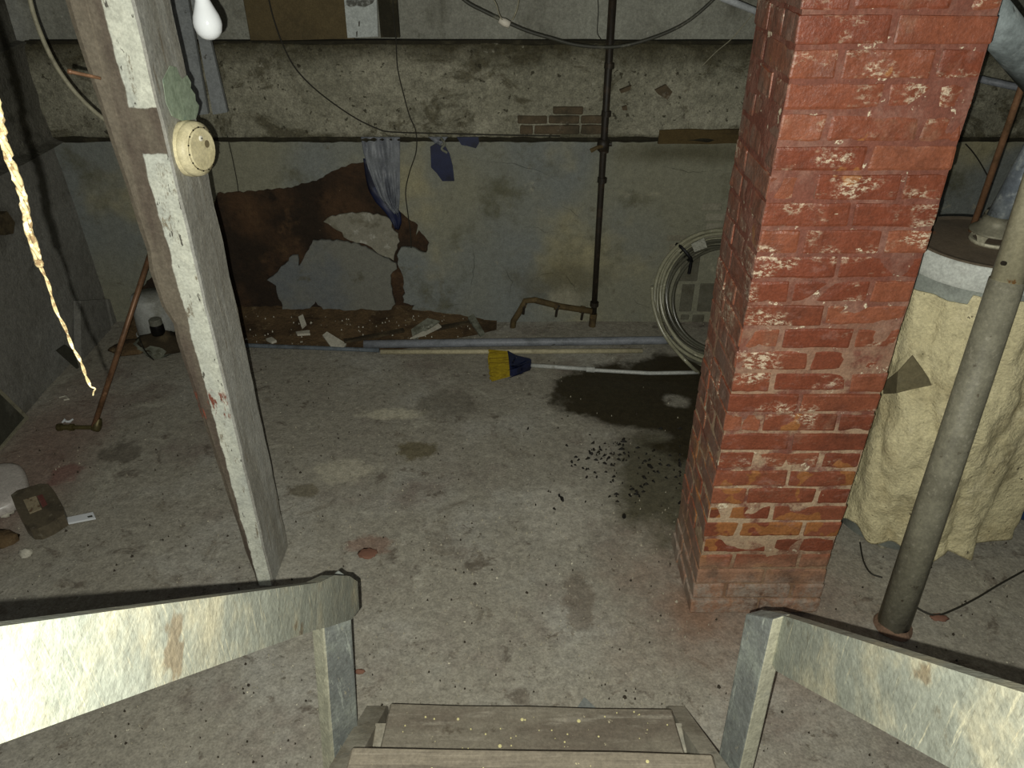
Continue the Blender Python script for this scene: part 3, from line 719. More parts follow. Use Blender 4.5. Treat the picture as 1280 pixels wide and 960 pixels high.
# rail passes outside of the right newel
XH2 = .53
q = [W(950,763,X=XH2), W(962,764,X=XH2)]
a1 = W(975,848,X=XH2); a2 = W(965,765,X=XH2); b1 = W(1180,962,X=XH2); b2 = W(1280,866,X=XH2)
print('right', a1, a2, b1, b2)
dirn = (b2-a2).normalized(); perp = Vector((0, -dirn.z, dirn.y))
a3 = a2 - Vector((0,0,.0)); 
wd = abs((b1-a2).cross(dirn).length); print('rail2 width', wd, 'at newel', abs((a1-a2).cross(dirn).length))
end = 1.9
dn = -perp if perp.z > 0 else perp
A2 = a2 - dirn*.035; 
prism(bm, [A2+dn*.012, A2+dirn*.012, a2+dirn*(b2-a2).length*end, a2+dirn*(b2-a2).length*end+dn*wd, a2-dirn*.0+dn*wd*.92, A2+dn*wd*.8], (1,0,0), 0, .026)
bmesh.ops.bevel(bm, geom=[e for e in bm.edges if len(e.link_faces)==2 and e.calc_face_angle(0)>.5], offset=.003, segments=1, affect='EDGES')
obj('handrail', bm, RAIL_M, st)
# thin overlay that makes the camera-side face of the left newel paler
def face(Cn, Rn, z): 
    return Vector((Cn[0],Cn[1],z)), Vector((Rn[0],Rn[1],z))
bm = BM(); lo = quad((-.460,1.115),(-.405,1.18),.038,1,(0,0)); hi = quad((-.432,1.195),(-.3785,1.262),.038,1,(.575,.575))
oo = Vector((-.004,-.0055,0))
hexa(bm, [Vector(lo[3])+oo, Vector(lo[0])+oo, Vector(lo[0]), Vector(lo[3]), Vector(hi[3])+oo, Vector(hi[0])+oo, Vector(hi[0]), Vector(hi[3])]); obj('newel_pale_face', bm, NEWELF_M, st)

# ---------------------------------------------------------------- steel column, right
t = thing('steel_column', 'grey painted round steel column standing between stairs and wrapped water heater', 'column', W(1118,782,h=0))
foot = W(1116,782,h=0); m1 = W(1259,350,Y=foot.y+.17)
dirn = (m1-foot)
bm = BM(); tube(bm, [foot-Vector((0,0,.004)), foot+dirn*.5, m1], [.049,.0455,.0425], 28); obj('lower_tube', bm, STEEL_M, t, smooth=True)
top = foot+dirn*(CEIL-.0)/dirn.z*.999
bm = BM(); tube(bm, [m1-dirn*.01, top], [.0395,.038], 28); obj('upper_tube', bm, STEELU_M, t, smooth=True)
bm = BM(); a = W(1248,331,Y=m1.y-.03); tube(bm, [m1+Vector((-.036,-.02,.055)), m1+Vector((-.045,-.024,.058))], .006, 8); obj('pin', bm, PIPEB_M, t)
bm = BM(); lathe(bm, [(0,0),(.060,0),(.056,.008),(.050,.014),(.047,.018)], 24, foot); 
for v in bm.verts: v.co += noise.noise_vector(v.co*30)*.006
obj('base_collar', bm, mat('rust_dirt', (122,98,80), [((96,78,62),20,.45,.7)], .95), t)

# ---------------------------------------------------------------- water heater
HC = Vector((1.42, 2.17, 0)); HR = .215; HH = 1.10
t = thing('water_heater', 'white cylindrical water heater with brown lid, standing behind the steel column', 'water heater', HC)
bm = BM(); lathe(bm, [(HR-.02,.02),(HR,.03),(HR,.9),(HR,HH-.06)], 48, HC); obj('tank', bm, TANKD_M, t, smooth=True)
bm = BM(); lathe(bm, [(HR+.001,HH-.075),(HR+.003,HH-.07),(HR+.003,HH-.004),(HR-.002,HH)], 48, HC); obj('top_band', bm, TANK_M, t, smooth=True)
bm = BM(); lathe(bm, [(HR-.001,HH-.002),(HR-.01,HH+.003),(HR-.03,HH),(0,HH+.004)], 48, HC); obj('lid', bm, LID_M, t)
for a in (.6, 2.3, 4.2):
    bm = BM(); p_ = HC+Vector((math.cos(a)*(HR-.04), math.sin(a)*(HR-.04), 0)); lathe(bm, [(.018,0),(.016,.03),(0,.03)], 10, p_); obj('foot', bm, STEEL_M, t)
# draft hood and vent
VC = Vector((HC.x+.01, HC.y-.01, HH+.003))
t = thing('vent_pipe', 'galvanized vent pipe rising from a slotted hood on the water heater', 'pipe', VC)
bm = BM(); lathe(bm, [(.060,0),(.062,.004),(.060,.010),(.052,.010)], 32, VC); obj('hood_ring', bm, HOOD_M, t)
for k in range(4):
    a = PI/4 + k*PI/2 - .25; bm = BM()
    n_ = 8
    for i in range(n_): pass
    c1 = Vector((math.cos(a), math.sin(a), 0)); tt = Vector((-c1.y, c1.x, 0))
    pts = [(.058,-.010,.008),(.058,.010,.008),(.060,.014,.022),(.064,.022,.034),(.064,-.022,.034),(.060,-.014,.022)]
    P = [VC+c1*r_+tt*s_+Vector((0,0,z_)) for r_, s_, z_ in pts]
    prism(bm, P, c1, -.003, 0); obj('hood_leg', bm, HOOD_M, t)
bm = BM(); lathe(bm, [(.070,.032),(.0705,.035),(.066,.040),(.050,.052),(.044,.066),(.043,.085)], 36, VC); bmesh.ops.solidify(bm, geom=bm.faces[:], thickness=.0015); obj('hood_cone', bm, HOOD_M, t, smooth=True)
bm = BM(); ptop = W(1318,150,Y=2.15); tube(bm, [VC+Vector((.004,0,.07)), ptop], .0395, 32); obj('riser', bm, GALV_M, t, smooth=True)
e0 = ptop; e3 = W(1222,0,Y=1.99)
dd = (e3-ptop).normalized()
bm = BM(); pts = curve_pts([e0-Vector((0,0,.02)), e0+Vector((0,0,.02)), e0+Vector((0,0,.05))+dd*.03, e0+Vector((0,0,.04))+dd*.12], 6)
tube(bm, pts, .044, 28); obj('elbow', bm, GALV_M, t, smooth=True)
bm = BM(); tube(bm, [e0+Vector((0,0,.04))+dd*.06, e3], .047, 28); obj('flue', bm, DUCT_M, t, smooth=True)
for (u0, v0, u1, v1, Yq, nm, lb, r_) in ((1226,290,1283,96,2.27,'copper_pipe','thin copper pipe rising from the heater lid left of the galvanized vent',.0095),):
    a = W(u0,v0,h=HH); b = W(u1,v1,Y=a.y+.0); a.x -= .03; b = Vector((a.x+.01, a.y, CEIL))
    bm = BM(); tube(bm, [a-Vector((0,0,.003)), b], r_, 12); tag(obj(nm, bm, COPPER_M, smooth=True), lb, 'pipe')
a = Vector((HC.x+.10, HC.y-.05, HH)); bm = BM(); tube(bm, [a-Vector((0,0,.003)), Vector((a.x, a.y, CEIL))], .0105, 12)
tag(obj('copper_pipe', bm, COPPER_M, smooth=True), 'copper pipe with brown tarnish rising between the vent and the steel column', 'pipe')
a = W(1262,306,h=HH+.02); t = thing('union_fitting', 'small shiny metal pipe union lying on the heater lid beside the hood', 'fitting', Vector((a.x,a.y,HH)))
bm = BM(); tube(bm, [Vector((HC.x+.076, HC.y-.105, HH+.004)), Vector((HC.x+.078, HC.y-.103, HH+.045))], [.0125,.0125], 14); obj('sleeve', bm, GALV_M, t)
bm = BM(); tube(bm, [Vector((HC.x+.078, HC.y-.103, HH+.045)), Vector((HC.x+.078, HC.y-.102, HH+.053))], .0155, 6); obj('nut', bm, GALV_M, t)

# insulation blanket, sagging round the tank
def blanket(parentlabel):
    NX, NY = 150, 110
    a0, a1 = math.radians(-205), math.radians(25)
    def hem(A): # bottom height
        d = math.degrees(A)
        return .035 + .06*max(0, noise.noise(Vector((d*.03, 1, 4)))) + .02*math.sin(d*.16) + .05*math.exp(-((d+150)/30)**2)
    def f(i, j):
        A = a0+(a1-a0)*i; d = math.degrees(A)
        top_ = HH-.085 - .02*(noise.noise(Vector((d*.035, 7, 1)))) - (.03 if d < -120 else 0)
        z = top_ + (hem(A)-top_)*j
        # bulges right with height below the tank shoulder
        right = math.exp(-((d+5)/42)**2)
        bulge = right*(.10*math.sin(min(1,j*1.35)*PI*.55)+.02)
        r_ = HR + .012 + .02*j + bulge + (.035*math.exp(-((d+95)/40)**2))*math.sin(PI*min(1,j*1.1))
        sag = noise.noise(Vector((math.cos(A)*2.4+z*1.5, math.sin(A)*2.4, z*2.0-d*.012)))*.024
        fold = abs(noise.noise(Vector((d*.045+z*2.6, z*1.1, 3))))*.034*(.35+j)
        fine = noise.noise(Vector((d*.14, z*16, 5)))*.006 + (1-abs(noise.noise(Vector((d*.05+z*6, z*5, 9)))*2))*.004 - (1-abs(noise.noise(Vector((d*.03-z*4.5, z*2+d*.01, 19)))*3))*.006
        # a vertical roll of cloth hanging on the right
        roll = .045*math.exp(-((d+38-12*j)/7)**2)*(.15+j) - .02*math.exp(-((d+54-12*j)/6)**2)*j
        r_ = max(HR+.006, r_+sag+fold+fine+roll)
        return HC + Vector((math.cos(A)*r_, math.sin(A)*r_, z))
    bm = BM(); grid(bm, NX, NY, f, .006)
    return obj('insulation_blanket', bm, FAB_M, smooth=True)
tag(blanket(0), 'sagging cream insulation blanket wrapped round the water heater, grimy and creased', 'blanket')
# torn flap showing the darker lining
px = [(1104,478),(1122,464),(1140,444),(1152,460),(1160,472),(1164,481),(1140,486),(1120,491),(1104,492)]
bm = BM(); P = []
for u, v in px:
    # on the blanket front, about radius .30 from the tank axis
    best = W(u, v, Y=1.90+ (0.12 if u < 1115 else .02)); P.append(best)
prism(bm, P, (-.25,-1,.2), 0, .004); tag(obj('torn_flap', bm, FABD_M), 'dark torn flap with pale flecks hanging on the cream heater blanket', 'cloth')
bm = BM(); a = W(1030,700,h=0)
tag_px = [(1094,545),(1143,558)]
# blue barrel behind
BC = Vector((1.99, 2.30, 0))
t = thing('blue_barrel', 'dark blue plastic barrel at the right edge behind the blanket', 'barrel', BC)
bm = BM(); lathe(bm, [(0,0),(.17,0),(.185,.015),(.188,.15),(.182,.17),(.188,.19),(.188,.42),(.182,.44),(.188,.46),(.186,.60)], 32, BC); obj('body', bm, BLUEB_M, t, smooth=True)
bm = BM(); lathe(bm, [(.187,.595),(.192,.60),(.192,.625),(.18,.63),(0,.625)], 32, BC); obj('lid', bm, NAVY_M, t)
bm = BM(); a = W(1258,652,h=.0); b = W(1287,500,Y=a.y+.02); tube(bm, [a+Vector((0,0,.0)), a+Vector((0,0,.03)), a.lerp(b,.1)+Vector((0,0,.02)), b+Vector((.02,0,.3))], [.014,.014,.008,.008], 10)
tag(obj('wooden_stick', bm, STICK_M, smooth=True), 'thin grey stick standing upright in front of the blue barrel', 'stick')
bm = BM(); a = W(1275,640,h=0); lathe(bm, [(0,0),(.045,0),(.05,.01),(.045,.03),(.02,.04),(0,.041)], 16, Vector((a.x+.04,a.y+.05,0)))
tag(obj('round_stone', bm, STONE_M, smooth=True), 'rounded brown lump on the floor beside the grey stick', 'stone')

# ---------------------------------------------------------------- bulb
bp = W(264,50,Y=1.80)
t = thing('light_bulb', 'unlit white light bulb hanging beside the top of the timber post', 'light bulb', bp)
bm = BM(); tilt = Vector((-.03,.0,1)).normalized()
lathe(bm, [(0,0),(.010,.001),(.019,.006),(.026,.015),(.0295,.028),(.0295,.036),(.027,.048),(.021,.062),(.0155,.076),(.0135,.088),(.0135,.096)], 32, bp, tilt); obj('glass', bm, BULB_M, t, smooth=True)
bm = BM(); lathe(bm, [(.0135,.094),(.0137,.12),(.019,.12),(.021,.13),(.021,.165),(.01,.175),(0,.176)], 20, bp, tilt); obj('socket', bm, SOCK_M, t)
bm = BM(); q = bp+tilt*.172; tube(bm, curve_pts([q, q+Vector((0,0,.1)), Vector((q.x-.01,q.y,CEIL-.001))], 6), .003, 8); obj('cord', bm, CABLEB_M, t)

# ---------------------------------------------------------------- pull string: frayed above, thin twisted below
bm = BM()
spts = [(-16,90),(-8,120),(0,150),(8,185),(18,215),(28,245),(37,285),(48,325)]
lpts = [(50,332),(60,355),(70,385),(82,410),(90,432),(100,452),(107,470),(114,484)]
YS = .70
def wst(L, wob): 
    return [W(u,v,Y=YS)+Vector((random.uniform(-wob,wob),random.uniform(-wob,wob),0)) for u,v in L]
up_pts = curve_pts(wst(spts, .0004), 7)
t = thing('pull_string', 'frayed white pull string dangling at the far left, thick above and thin below', 'string', up_pts[-1]-Vector((0,0,.15)))
bm = BM()
for st_i in range(3):
    P = []
    for i, p_ in enumerate(up_pts):
        a = i*.42+st_i*2.1+noise.noise(Vector((i*.3,st_i,0)))*2; rr = .0021+.0012*noise.noise(Vector((i*.5,st_i,4)))
        P.append(p_+Vector((math.cos(a)*rr, math.sin(a)*rr, 0)))
    tube(bm, P, [random.uniform(.0014,.0029) for _ in P], 6)
obj('frayed_strands', bm, ROPE_M, t, smooth=True)
bm = BM(); lathe(bm, [(0,-.005),(.0035,-.003),(.0042,0),(.003,.004),(0,.006)], 10, W(49,329,Y=YS)); obj('knot', bm, ROPE_M, t, smooth=True)
bm = BM(); lp = curve_pts(wst(lpts, .0007), 7)
for st_i in range(2):
    tube(bm, [p_+Vector((math.cos(i*.5+st_i*PI)*.0009, math.sin(i*.5+st_i*PI)*.0009, 0)) for i, p_ in enumerate(lp)], .0010, 6)
e = lp[-1]; tube(bm, curve_pts([e, e+Vector((.004,0,-.002)), e+Vector((.001,0,-.006)), e+Vector((-.001,0,-.011))],4), .0009, 6)
obj('cord', bm, ROPE_M, t, smooth=True)
bm = BM(); tube(bm, [up_pts[0], Vector((up_pts[0].x,up_pts[0].y,CEIL+.0))], .0035, 6); obj('upper_cord', bm, ROPE_M, t)

# ---------------------------------------------------------------- cables and wires
def cable(name, px, Y, r, m, label, n=8, parent=None, cat='cable'):
    P = []
    for i, q in enumerate(px):
        y = q[2] if len(q) > 2 else Y
        P.append(W(q[0], q[1], Y=y))
    bm = BM(); tube(bm, curve_pts(P, n), r, 8)
    o = obj(name, bm, m, parent, smooth=True)
    if parent is None: tag(o, label, cat)
    return o
cable('grey_cable', [(30,-40),(38,2),(48,35),(66,75),(88,108),(110,132),(135,152),(165,165)], 2.6, .0072, CABLEG_M, 'pale grey cable curving down behind the left side of the timber post')
t = thing('junction_cable', 'sagging black cable with a white connector across the top of the back wall', 'cable', W(632,28,Y=3.45))
cable('sheath', [(560,-20),(583,2),(605,14),(632,27),(660,39),(690,48),(720,56),(757,59),(790,55),(830,42),(862,25),(893,-2),(905,-20)], 3.45, .0075, CABLEB_M, '', parent=t)
bm = BM(); a = W(624,25,Y=3.44); b = W(637,31,Y=3.44); tube(bm, [a, a.lerp(b,.5), b], [.012,.016,.014], 10); obj('connector', bm, CONN_M, t, smooth=True)
bm = BM(); a = W(633,30,Y=3.44); lathe(bm, [(0,-.012),(.012,-.006),(.013,.006),(0,.012)], 10, a, (1,0,.4)); obj('wire_nut', bm, CONN_M, t, smooth=True)
cable('white_tail', [(650,-10),(647,8),(643,20),(640,25)], 3.43, .003, CABLEG_M, '', parent=t)
cable('white_tail', [(612,-8),(620,5),(624,18),(628,25)], 3.43, .0025, CABLEG_M, '', parent=t)
cable('thin_wire', [(334,-10),(341,20),(352,52),(367,82),(388,106),(415,128),(445,148),(470,160),(490,165),(560,167),(640,169),(700,170)], YB-.055, .0032, WIREB_M, 'thin dark wire looping from upper left down onto the ledge of the back wall', cat='wire')
cable('thin_wire', [(491,-10),(492,20),(495,50),(497,85),(505,120),(512,145),(520,165),(520,190),(512,215),(507,240),(510,268),(513,290),(514,310)], YB-.06, .0026, WIREB_M, 'wavy hair-thin dark wire hanging vertically past the grey plastic sheet', cat='wire')
cable('thin_wire', [(878,82),(895,65),(915,48),(935,25),(944,14)], YB-.06, .002, CABLEG_M, 'faint pale strand slanting on the band just left of the brick pillar', cat='wire')
cable('thin_wire', [(747,-5),(748,12),(747,30),(747,42),(752,50)], YB-.0, .002, WIREB_M, 'short dark wire beside the iron pipe at the top of the wall', cat='wire')
cable('thin_wire', [(1207,180),(1216,190),(1225,203),(1233,217),(1240,230)], YB-.03, .003, WIREB_M, 'short dark wire on the back wall left of the copper heater pipe', cat='wire')
cable('thin_wire', [(283,165),(290,195),(296,225),(298,240)], YB-.02, .0022, WIREB_M, 'thin dark wire hanging just right of the timber post on the grey plaster', cat='wire')
P = [W(u,v,h=.006) for u,v in ((1127,745),(1150,762),(1170,769),(1190,763),(1220,748),(1250,730),(1290,708))]
bm = BM(); tube(bm, curve_pts(P, 6), .0035, 6); tag(obj('floor_wire', bm, WIREB_M), 'thin dark wire lying on the floor right of the steel column foot', 'wire')
P = [W(u,v,h=.007) for u,v in ((1075,678),(1079,700),(1088,716),(1103,722))]
bm = BM(); tube(bm, curve_pts(P, 6), .003, 6); tag(obj('floor_wire', bm, WIREB_M), 'short curled dark wire on floor between brick pillar and steel column', 'wire')
a = W(905,-2,Y=3.3); b = W(952,17,Y=3.35); bm = BM(); tube(bm, [a-(b-a)*1.0, b+(b-a)*1.2], .013, 12)
tag(obj('white_conduit', bm, CONDW_M, smooth=True), 'white conduit entering behind the top of the brick pillar', 'pipe')
a = W(1225,99,Y=3.3); b = W(1285,112,Y=3.25); bm = BM(); tube(bm, [a-(b-a)*.3, b+(b-a)*.6], .014, 12)
tag(obj('grey_conduit', bm, PVCG_M, smooth=True), 'small grey pipe crossing behind the brick pillar right edge', 'pipe')

# ---------------------------------------------------------------- iron pipe on the back wall
yp = YB-.07
a = W(741,407,Y=yp); t = thing('iron_pipe', 'tall blackened iron pipe running down the middle of the back wall', 'pipe', Vector((a.x,yp,0)))
b = W(767,-20,Y=yp); bm = BM(); tube(bm, [W(742,395,Y=yp), W(748,290,Y=yp), W(755,175,Y=yp), b+(b-a)*.1], [.015,.015,.0165,.018], 14); obj('tube', bm, PIPEB_M, t, smooth=True)
for v in (82,142,177,187,225,380):
    q = W(742+25*(395-v)/400, v, Y=yp); bm = BM(); lathe(bm, [(.017,-.012),(.023,-.012),(.023,.012),(.017,.012)], 14, q, (0.05,0,1)); obj('collar', bm, PIPEB_M, t)
q = W(754,181,Y=yp); bm = BM(); lathe(bm, [(0,-.03),(.026,-.026),(.030,0),(.026,.026),(0,.03)], 14, q, (0,0,1)); obj('valve_body', bm, PIPEB_M, t, smooth=True)
bm = BM(); tube(bm, [q+Vector((0,-.02,0)), q+Vector((-.03,-.03,-.004)), q+Vector((-.062,-.032,-.02))], [.008,.009,.011], 8); obj('lever', bm, RUST_M, t)
bm = BM(); tube(bm, [q, q+Vector((.04,0,.003))], .010, 8); obj('stub', bm, PIPEB_M, t)
bm = BM(); tube(bm, [W(742,392,Y=yp), Vector((W(742,392,Y=yp).x-.004,yp,0))], .019, 12); obj('foot', bm, RUST_M, t)
# rusty bent branch
P = [W(642,401,Y=yp+.0), W(648,392,Y=yp), W(657,376,Y=yp), W(668,375,Y=yp), W(700,383,Y=yp), W(740,389,Y=yp-.01)]
t = thing('rusty_branch_pipe', 'bent rusty pipe running low along the wall to the iron pipe foot', 'pipe', Vector((P[0].x,P[0].y,0)))
bm = BM(); tube(bm, [P[0]-Vector((.01,0,.08))]+P, .0165, 12); obj('tube', bm, RUST_M, t, smooth=True)
for u, v in ((696,383),(728,387),(655,380)):
    q = W(u,v,Y=yp); bm = BM(); tube(bm, [q+Vector((.012,-.012,.012)), q+Vector((0,-.016,-.01)), q+Vector((-.004,-.012,-.055))], .007, 8); obj('hook', bm, PIPEB_M, t)
    bm = BM(); lathe(bm, [(.0165,-.012),(.0205,-.012),(.0205,.012),(.0165,.012)], 12, q, (1,0,-.2)); obj('collar', bm, RUST_M, t)

# ---------------------------------------------------------------- things on the upper wall
yu = YB+.045
def wallbox(u0,u1,v0,v1,y0,y1,rot=0):
    a = W(u0,v1,Y=y0); b = W(u1,v0,Y=y0); bm = BM(); box(bm, a.x, b.x, y0, y1, a.z, b.z); return bm
bm = wallbox(313,432,-60,54,yu-.02,yu-.002); bev(bm,.003); rough(bm,3,.003,4); tag(obj('brown_board', bm, BOARD_M), 'brown hardboard panel on the upper wall left of the white notice', 'board')
t = thing('white_notice', 'white rectangular notice with dark smudges on the upper back wall', 'notice', W(452,46,Y=yu-.03))
bm = BM(); P = [W(428,-30,Y=yu-.02), W(470,-30,Y=yu-.02), W(473,45,Y=yu-.02), W(435,47,Y=yu-.02)]; prism(bm, P, (0,-1,0), .0, .012); obj('panel', bm, SIGN_M, t)
for pl in ([(433,6),(438,9),(446,7),(456,9),(466,4),(468,0),(433,0)], [(448,27),(450,26),(450,33),(448,33)], [(445,40),(447,38),(447,46),(445,46)]):
    bm = BM(); P = [W(u,v,Y=yu-.032) for u,v in pl]; prism(bm, P, (0,-1,0), 0.0, .0015); obj('smudge', bm, MARK_M, t)
bm = wallbox(476,492,-60,47,yu-.03,yu-.002); tag(obj('gap_shade_strip', bm, JOINT_M), 'dark upright strip standing for the shaded gap right of the white notice', 'board')  # dark strip stands in for the shade inside the gap
yk = 3.42
for (px, lb) in (([(186,-30),(232,-30),(262,141),(240,144),(233,143),(226,142)], 'wide grey painted plank seen beside the post, topmost behind smoke detector'), ([(235,-30),(246,-30),(286,139),(268,142)], 'narrow grey plank right of the wide one, below the light bulb')):
    bm = BM(); y_ = yk if 'wide' in lb[:6] else yk-.03
    P = [W(u,v,Y=y_) for u,v in px]; P = [Vector((p_.x,y_,p_.z)) for p_ in P]
    prism(bm, P, (0,-1,0), 0, .02); tag(obj('grey_plank', bm, PLANK_M), lb, 'plank', 'grey planks beside the post')
bm = BM(); P = [W(u,v,Y=3.5) for u,v in ((236,143),(296,141),(300,166),(250,168))]; 
# plastic hanging from the ledge joint
def sheet(rows, Y0, amp, fr, m, seed, nx=22, ny=36, th=.0015):
    def f(a, b):
        t_ = b*(len(rows)-1); i = min(int(t_), len(rows)-2); g = t_-i
        L = rows[i][0]*(1-g)+rows[i+1][0]*g; R_ = rows[i][1]*(1-g)+rows[i+1][1]*g; v = rows[i][2]*(1-g)+rows[i+1][2]*g
        y = Y0 - abs(math.sin(a*fr+seed+b*1.5))*amp*(.3+b) - noise.noise(Vector((a*5,b*7,seed)))*amp*.7
        return W(L+(R_-L)*a, v + noise.noise(Vector((a*6, seed, 0)))*3*b, Y=y)
    bm = BM(); grid(bm, nx, ny, f, th); return bm
yw = YB-.016
tag(obj('plastic_sheet', sheet([(451,500,171),(454,500,190),(460,500,210),(467,500,228),(474,500,245),(484,499,258),(493,498,266)], yw-.006, .018, 15, PLASTB_M, 1), PLASTB_M, smooth=True), 'crumpled grey-blue plastic sheet hanging over the hole in the plaster', 'plastic sheet')
tag(obj('navy_sheet', sheet([(454,464,198),(457,472,222),(461,480,238),(469,492,252),(482,501,266),(490,502,278),(494,499,287)], yw, .006, 5, NAVY_M, 3, 8, 20), NAVY_M, smooth=True), 'narrow dark navy sheet behind the lower edge of the grey-blue plastic', 'plastic sheet')
bm = BM(); P = [W(u,v,Y=yw-.02) for u,v in ((538,183),(545,179),(550,182),(556,181),(562,192),(566,207),(568,226),(553,226),(546,216),(539,209))]; prism(bm, P, (0,-1,0), 0, .006)
t = tag(obj('blue_flap', bm, NAVY_M), 'hanging navy blue flap below the ledge, larger of the two', 'plastic sheet')
bm = BM(); tube(bm, curve_pts([W(551,172,Y=yw-.026), W(556,180,Y=yw-.03), W(552,186,Y=yw-.034), W(559,191,Y=yw-.034)], 4), .006, 8); obj('tie', bm, RAG_M, t)
bm = BM(); P = [W(u,v,Y=yw-.01) for u,v in ((571,171),(598,171),(599,178),(595,185),(584,182),(577,181))]; prism(bm, P, (0,-1,0), 0, .006)
tag(obj('blue_flap', bm, NAVY_M), 'small navy blue scrap under the ledge, right of the larger flap', 'plastic sheet')
tag(obj('clear_scrap', sheet([(535,560,171),(541,556,176),(545,550,182)], yw-.008, .008, 4, PLASTB_M, 6, 8, 8), PLASTB_M, smooth=True), 'pale plastic scrap above the larger navy flap', 'plastic sheet')

# ---------------------------------------------------------------- soil and pieces at the wall foot
bm = BM()
def soil(a, b):
    u = 150+a*470; p0 = W(u, 428, h=0); x = p0.x
    y = YB+.01 - b*(.34 - .22*max(0,a-.75)/.25)
    hgt = (.085*(1-b)**1.2)*(1-max(0,a-.8)/.2*.8) + noise.noise(Vector((x*9,y*9,1)))*.014*(1-b) + noise.noise(Vector((x*30,y*30,1)))*.006*(1-b)
    return (x*(1+.0*b), y, max(-.012, hgt-.008))
grid(bm, 120, 26, soil)
tag(obj('soil_heap', bm, SOIL_M, smooth=True), 'brown crumbled soil spilled along the foot of the broken wall', 'soil', kind='stuff')
def chunk(px, h, th, m, name, label, cat, group=None, hs=None, tilt=None):
    P = [W(u,v,h=h) for u,v in px]
    bm = BM(); prism(bm, [Vector((p_.x,p_.y,h)) for p_ in P], (0,0,1), 0, th)
    if tilt:
        c_ = Vector((sum(p_.x for p_ in P)/len(P), sum(p_.y for p_ in P)/len(P), h))
        bmesh.ops.rotate(bm, verts=bm.verts, cent=c_, matrix=Matrix.Rotation(tilt, 3, 'X'))
    return tag(obj(name, bm, m), label, cat, group)
chunk([(404,423),(410,420),(433,430),(430,433),(413,432)], .03, .012, CHIP_M, 'plaster_shard', 'white triangular plaster shard at the left end of the thick grey pipe', 'plaster shard', tilt=.3)
chunk([(514,412),(516,420),(550,406),(535,404)], .06, .012, RAG_M, 'plaster_slab', 'grey broken plaster slab leaning at the wall foot above the pipes', 'plaster slab', tilt=.5)
chunk([(512,422),(520,419),(548,408),(552,411),(530,419)], .05, .008, CHIP_M, 'plaster_shard', 'long thin pale shard in front of the grey slab at the wall foot', 'plaster shard', tilt=.2)
chunk([(585,402),(592,399),(606,415),(600,417)], .05, .014, RAG_M, 'plaster_shard', 'upright grey shard at the right end of the rubble by the wall', 'plaster shard', tilt=.3)
chunk([(374,400),(380,398),(383,405),(377,408)], .06, .015, CHIP_M, 'plaster_chunk', 'small square pale chunk on the soil below the broken plaster', 'plaster chunk', tilt=.4)
chunk([(370,417),(386,415),(388,419),(372,420)], .03, .012, CHIP_M, 'plaster_chunk', 'flat pale chunk on the soil left of the white shard', 'plaster chunk')
chunk([(333,426),(340,424),(346,428),(340,430)], .02, .014, CHIP_M, 'plaster_chunk', 'small pale chunk on the soil nearest the timber post', 'plaster chunk')
for (a_, b_, lb) in (((430,428),(505,414),'dark splintered lath on the soil at the left of the rubble'),((545,412),(592,403),'dark splintered lath at the right of the rubble')):
    bm = BM(); p0 = W(*a_,h=.045); p1 = W(*b_,h=.05); d = (p1-p0); n_ = Vector((-d.y,d.x,0)).normalized()*.014
    hexa(bm, [p0-n_,p1-n_,p1+n_,p0+n_]+[q+Vector((0,0,.012)) for q in (p0-n_,p1-n_,p1+n_,p0+n_)]); rough(bm, 6, .004, 40); tag(obj('wood_lath', bm, WOODD_M), lb, 'lath', 'laths at the wall foot')
# pipes lying on the floor
def floorpipe(name, px, r, m, label, hz=None):
    P = [W(u, v, h=r) for u, v in px]; P = [Vector((p_.x,p_.y,(hz or 0)+r+.003)) for p_ in P]
    bm = BM(); tube(bm, P, r, 16); return tag(obj(name, bm, m, smooth=True), label, 'pipe')
floorpipe('thick_pipe', [(455,431),(640,428.5),(822,426),(840,425.5)], .0215, PVCG_M, 'thick grey conduit lying along the foot of the back wall')
floorpipe('thin_pipe', [(200,428),(300,432),(420,436.5),(474,438.5)], .011, PVCT_M, 'thin bluish-grey pipe on the floor running left behind the timber post')
floorpipe('cream_pipe', [(476,440.5),(640,440),(803,439)], .0125, PVCC_M, 'cream plastic pipe on the floor in front of the thick grey conduit')

# ---------------------------------------------------------------- broom
bc = W(650,458,h=.02)
t = thing('broom', 'broom with yellow bristles and blue head lying on the floor', 'broom', Vector((bc.x,bc.y,0)))
bh = [W(u,v,h=.028) for u,v in ((634,443),(646,450),(664,454),(664,459),(652,463),(645,466),(637,468))]
bm = BM(); prism(bm, [Vector((p_.x,p_.y,.012)) for p_ in bh], (0,0,1), 0, .045); bmesh.ops.bevel(bm, geom=bm.edges[:], offset=.005, segments=2, affect='EDGES'); obj('head', bm, NAVY_M, t)
bm = BM(); A0 = W(635,444,h=.03); A1 = W(637,467,h=.03); B0 = W(611,441,h=.03); B1 = W(614,471,h=.03)
for i in range(26):
    for k in range(4):
        f = i/25; a = A0.lerp(A1, f); b = B0.lerp(B1, f)+Vector((random.uniform(-.008,.008),random.uniform(-.004,.004),0)); zz_ = .014+k*.010
        tube(bm, [Vector((a.x,a.y,zz_+.004)), Vector((b.x,b.y,.006+k*.012+random.uniform(0,.005)))], [.0045,.006], 5)
obj('bristles', bm, YEL_M, t, kind='stuff')
hp = [W(u,v,h=.024) for u,v in ((663,457),(700,459.5),(738,462),(740,462.5),(812,466.5),(845,466),(872,465.5))]
bm = BM(); tube(bm, [Vector((p_.x,p_.y,.026)) for p_ in hp[:3]], .0105, 10); obj('upper_handle', bm, HANDLE_M, t, smooth=True)
bm = BM(); tube(bm, [Vector((p_.x,p_.y,.024)) for p_ in hp[2:]], .0095, 10); obj('lower_handle', bm, HANDLE_M, t, smooth=True)
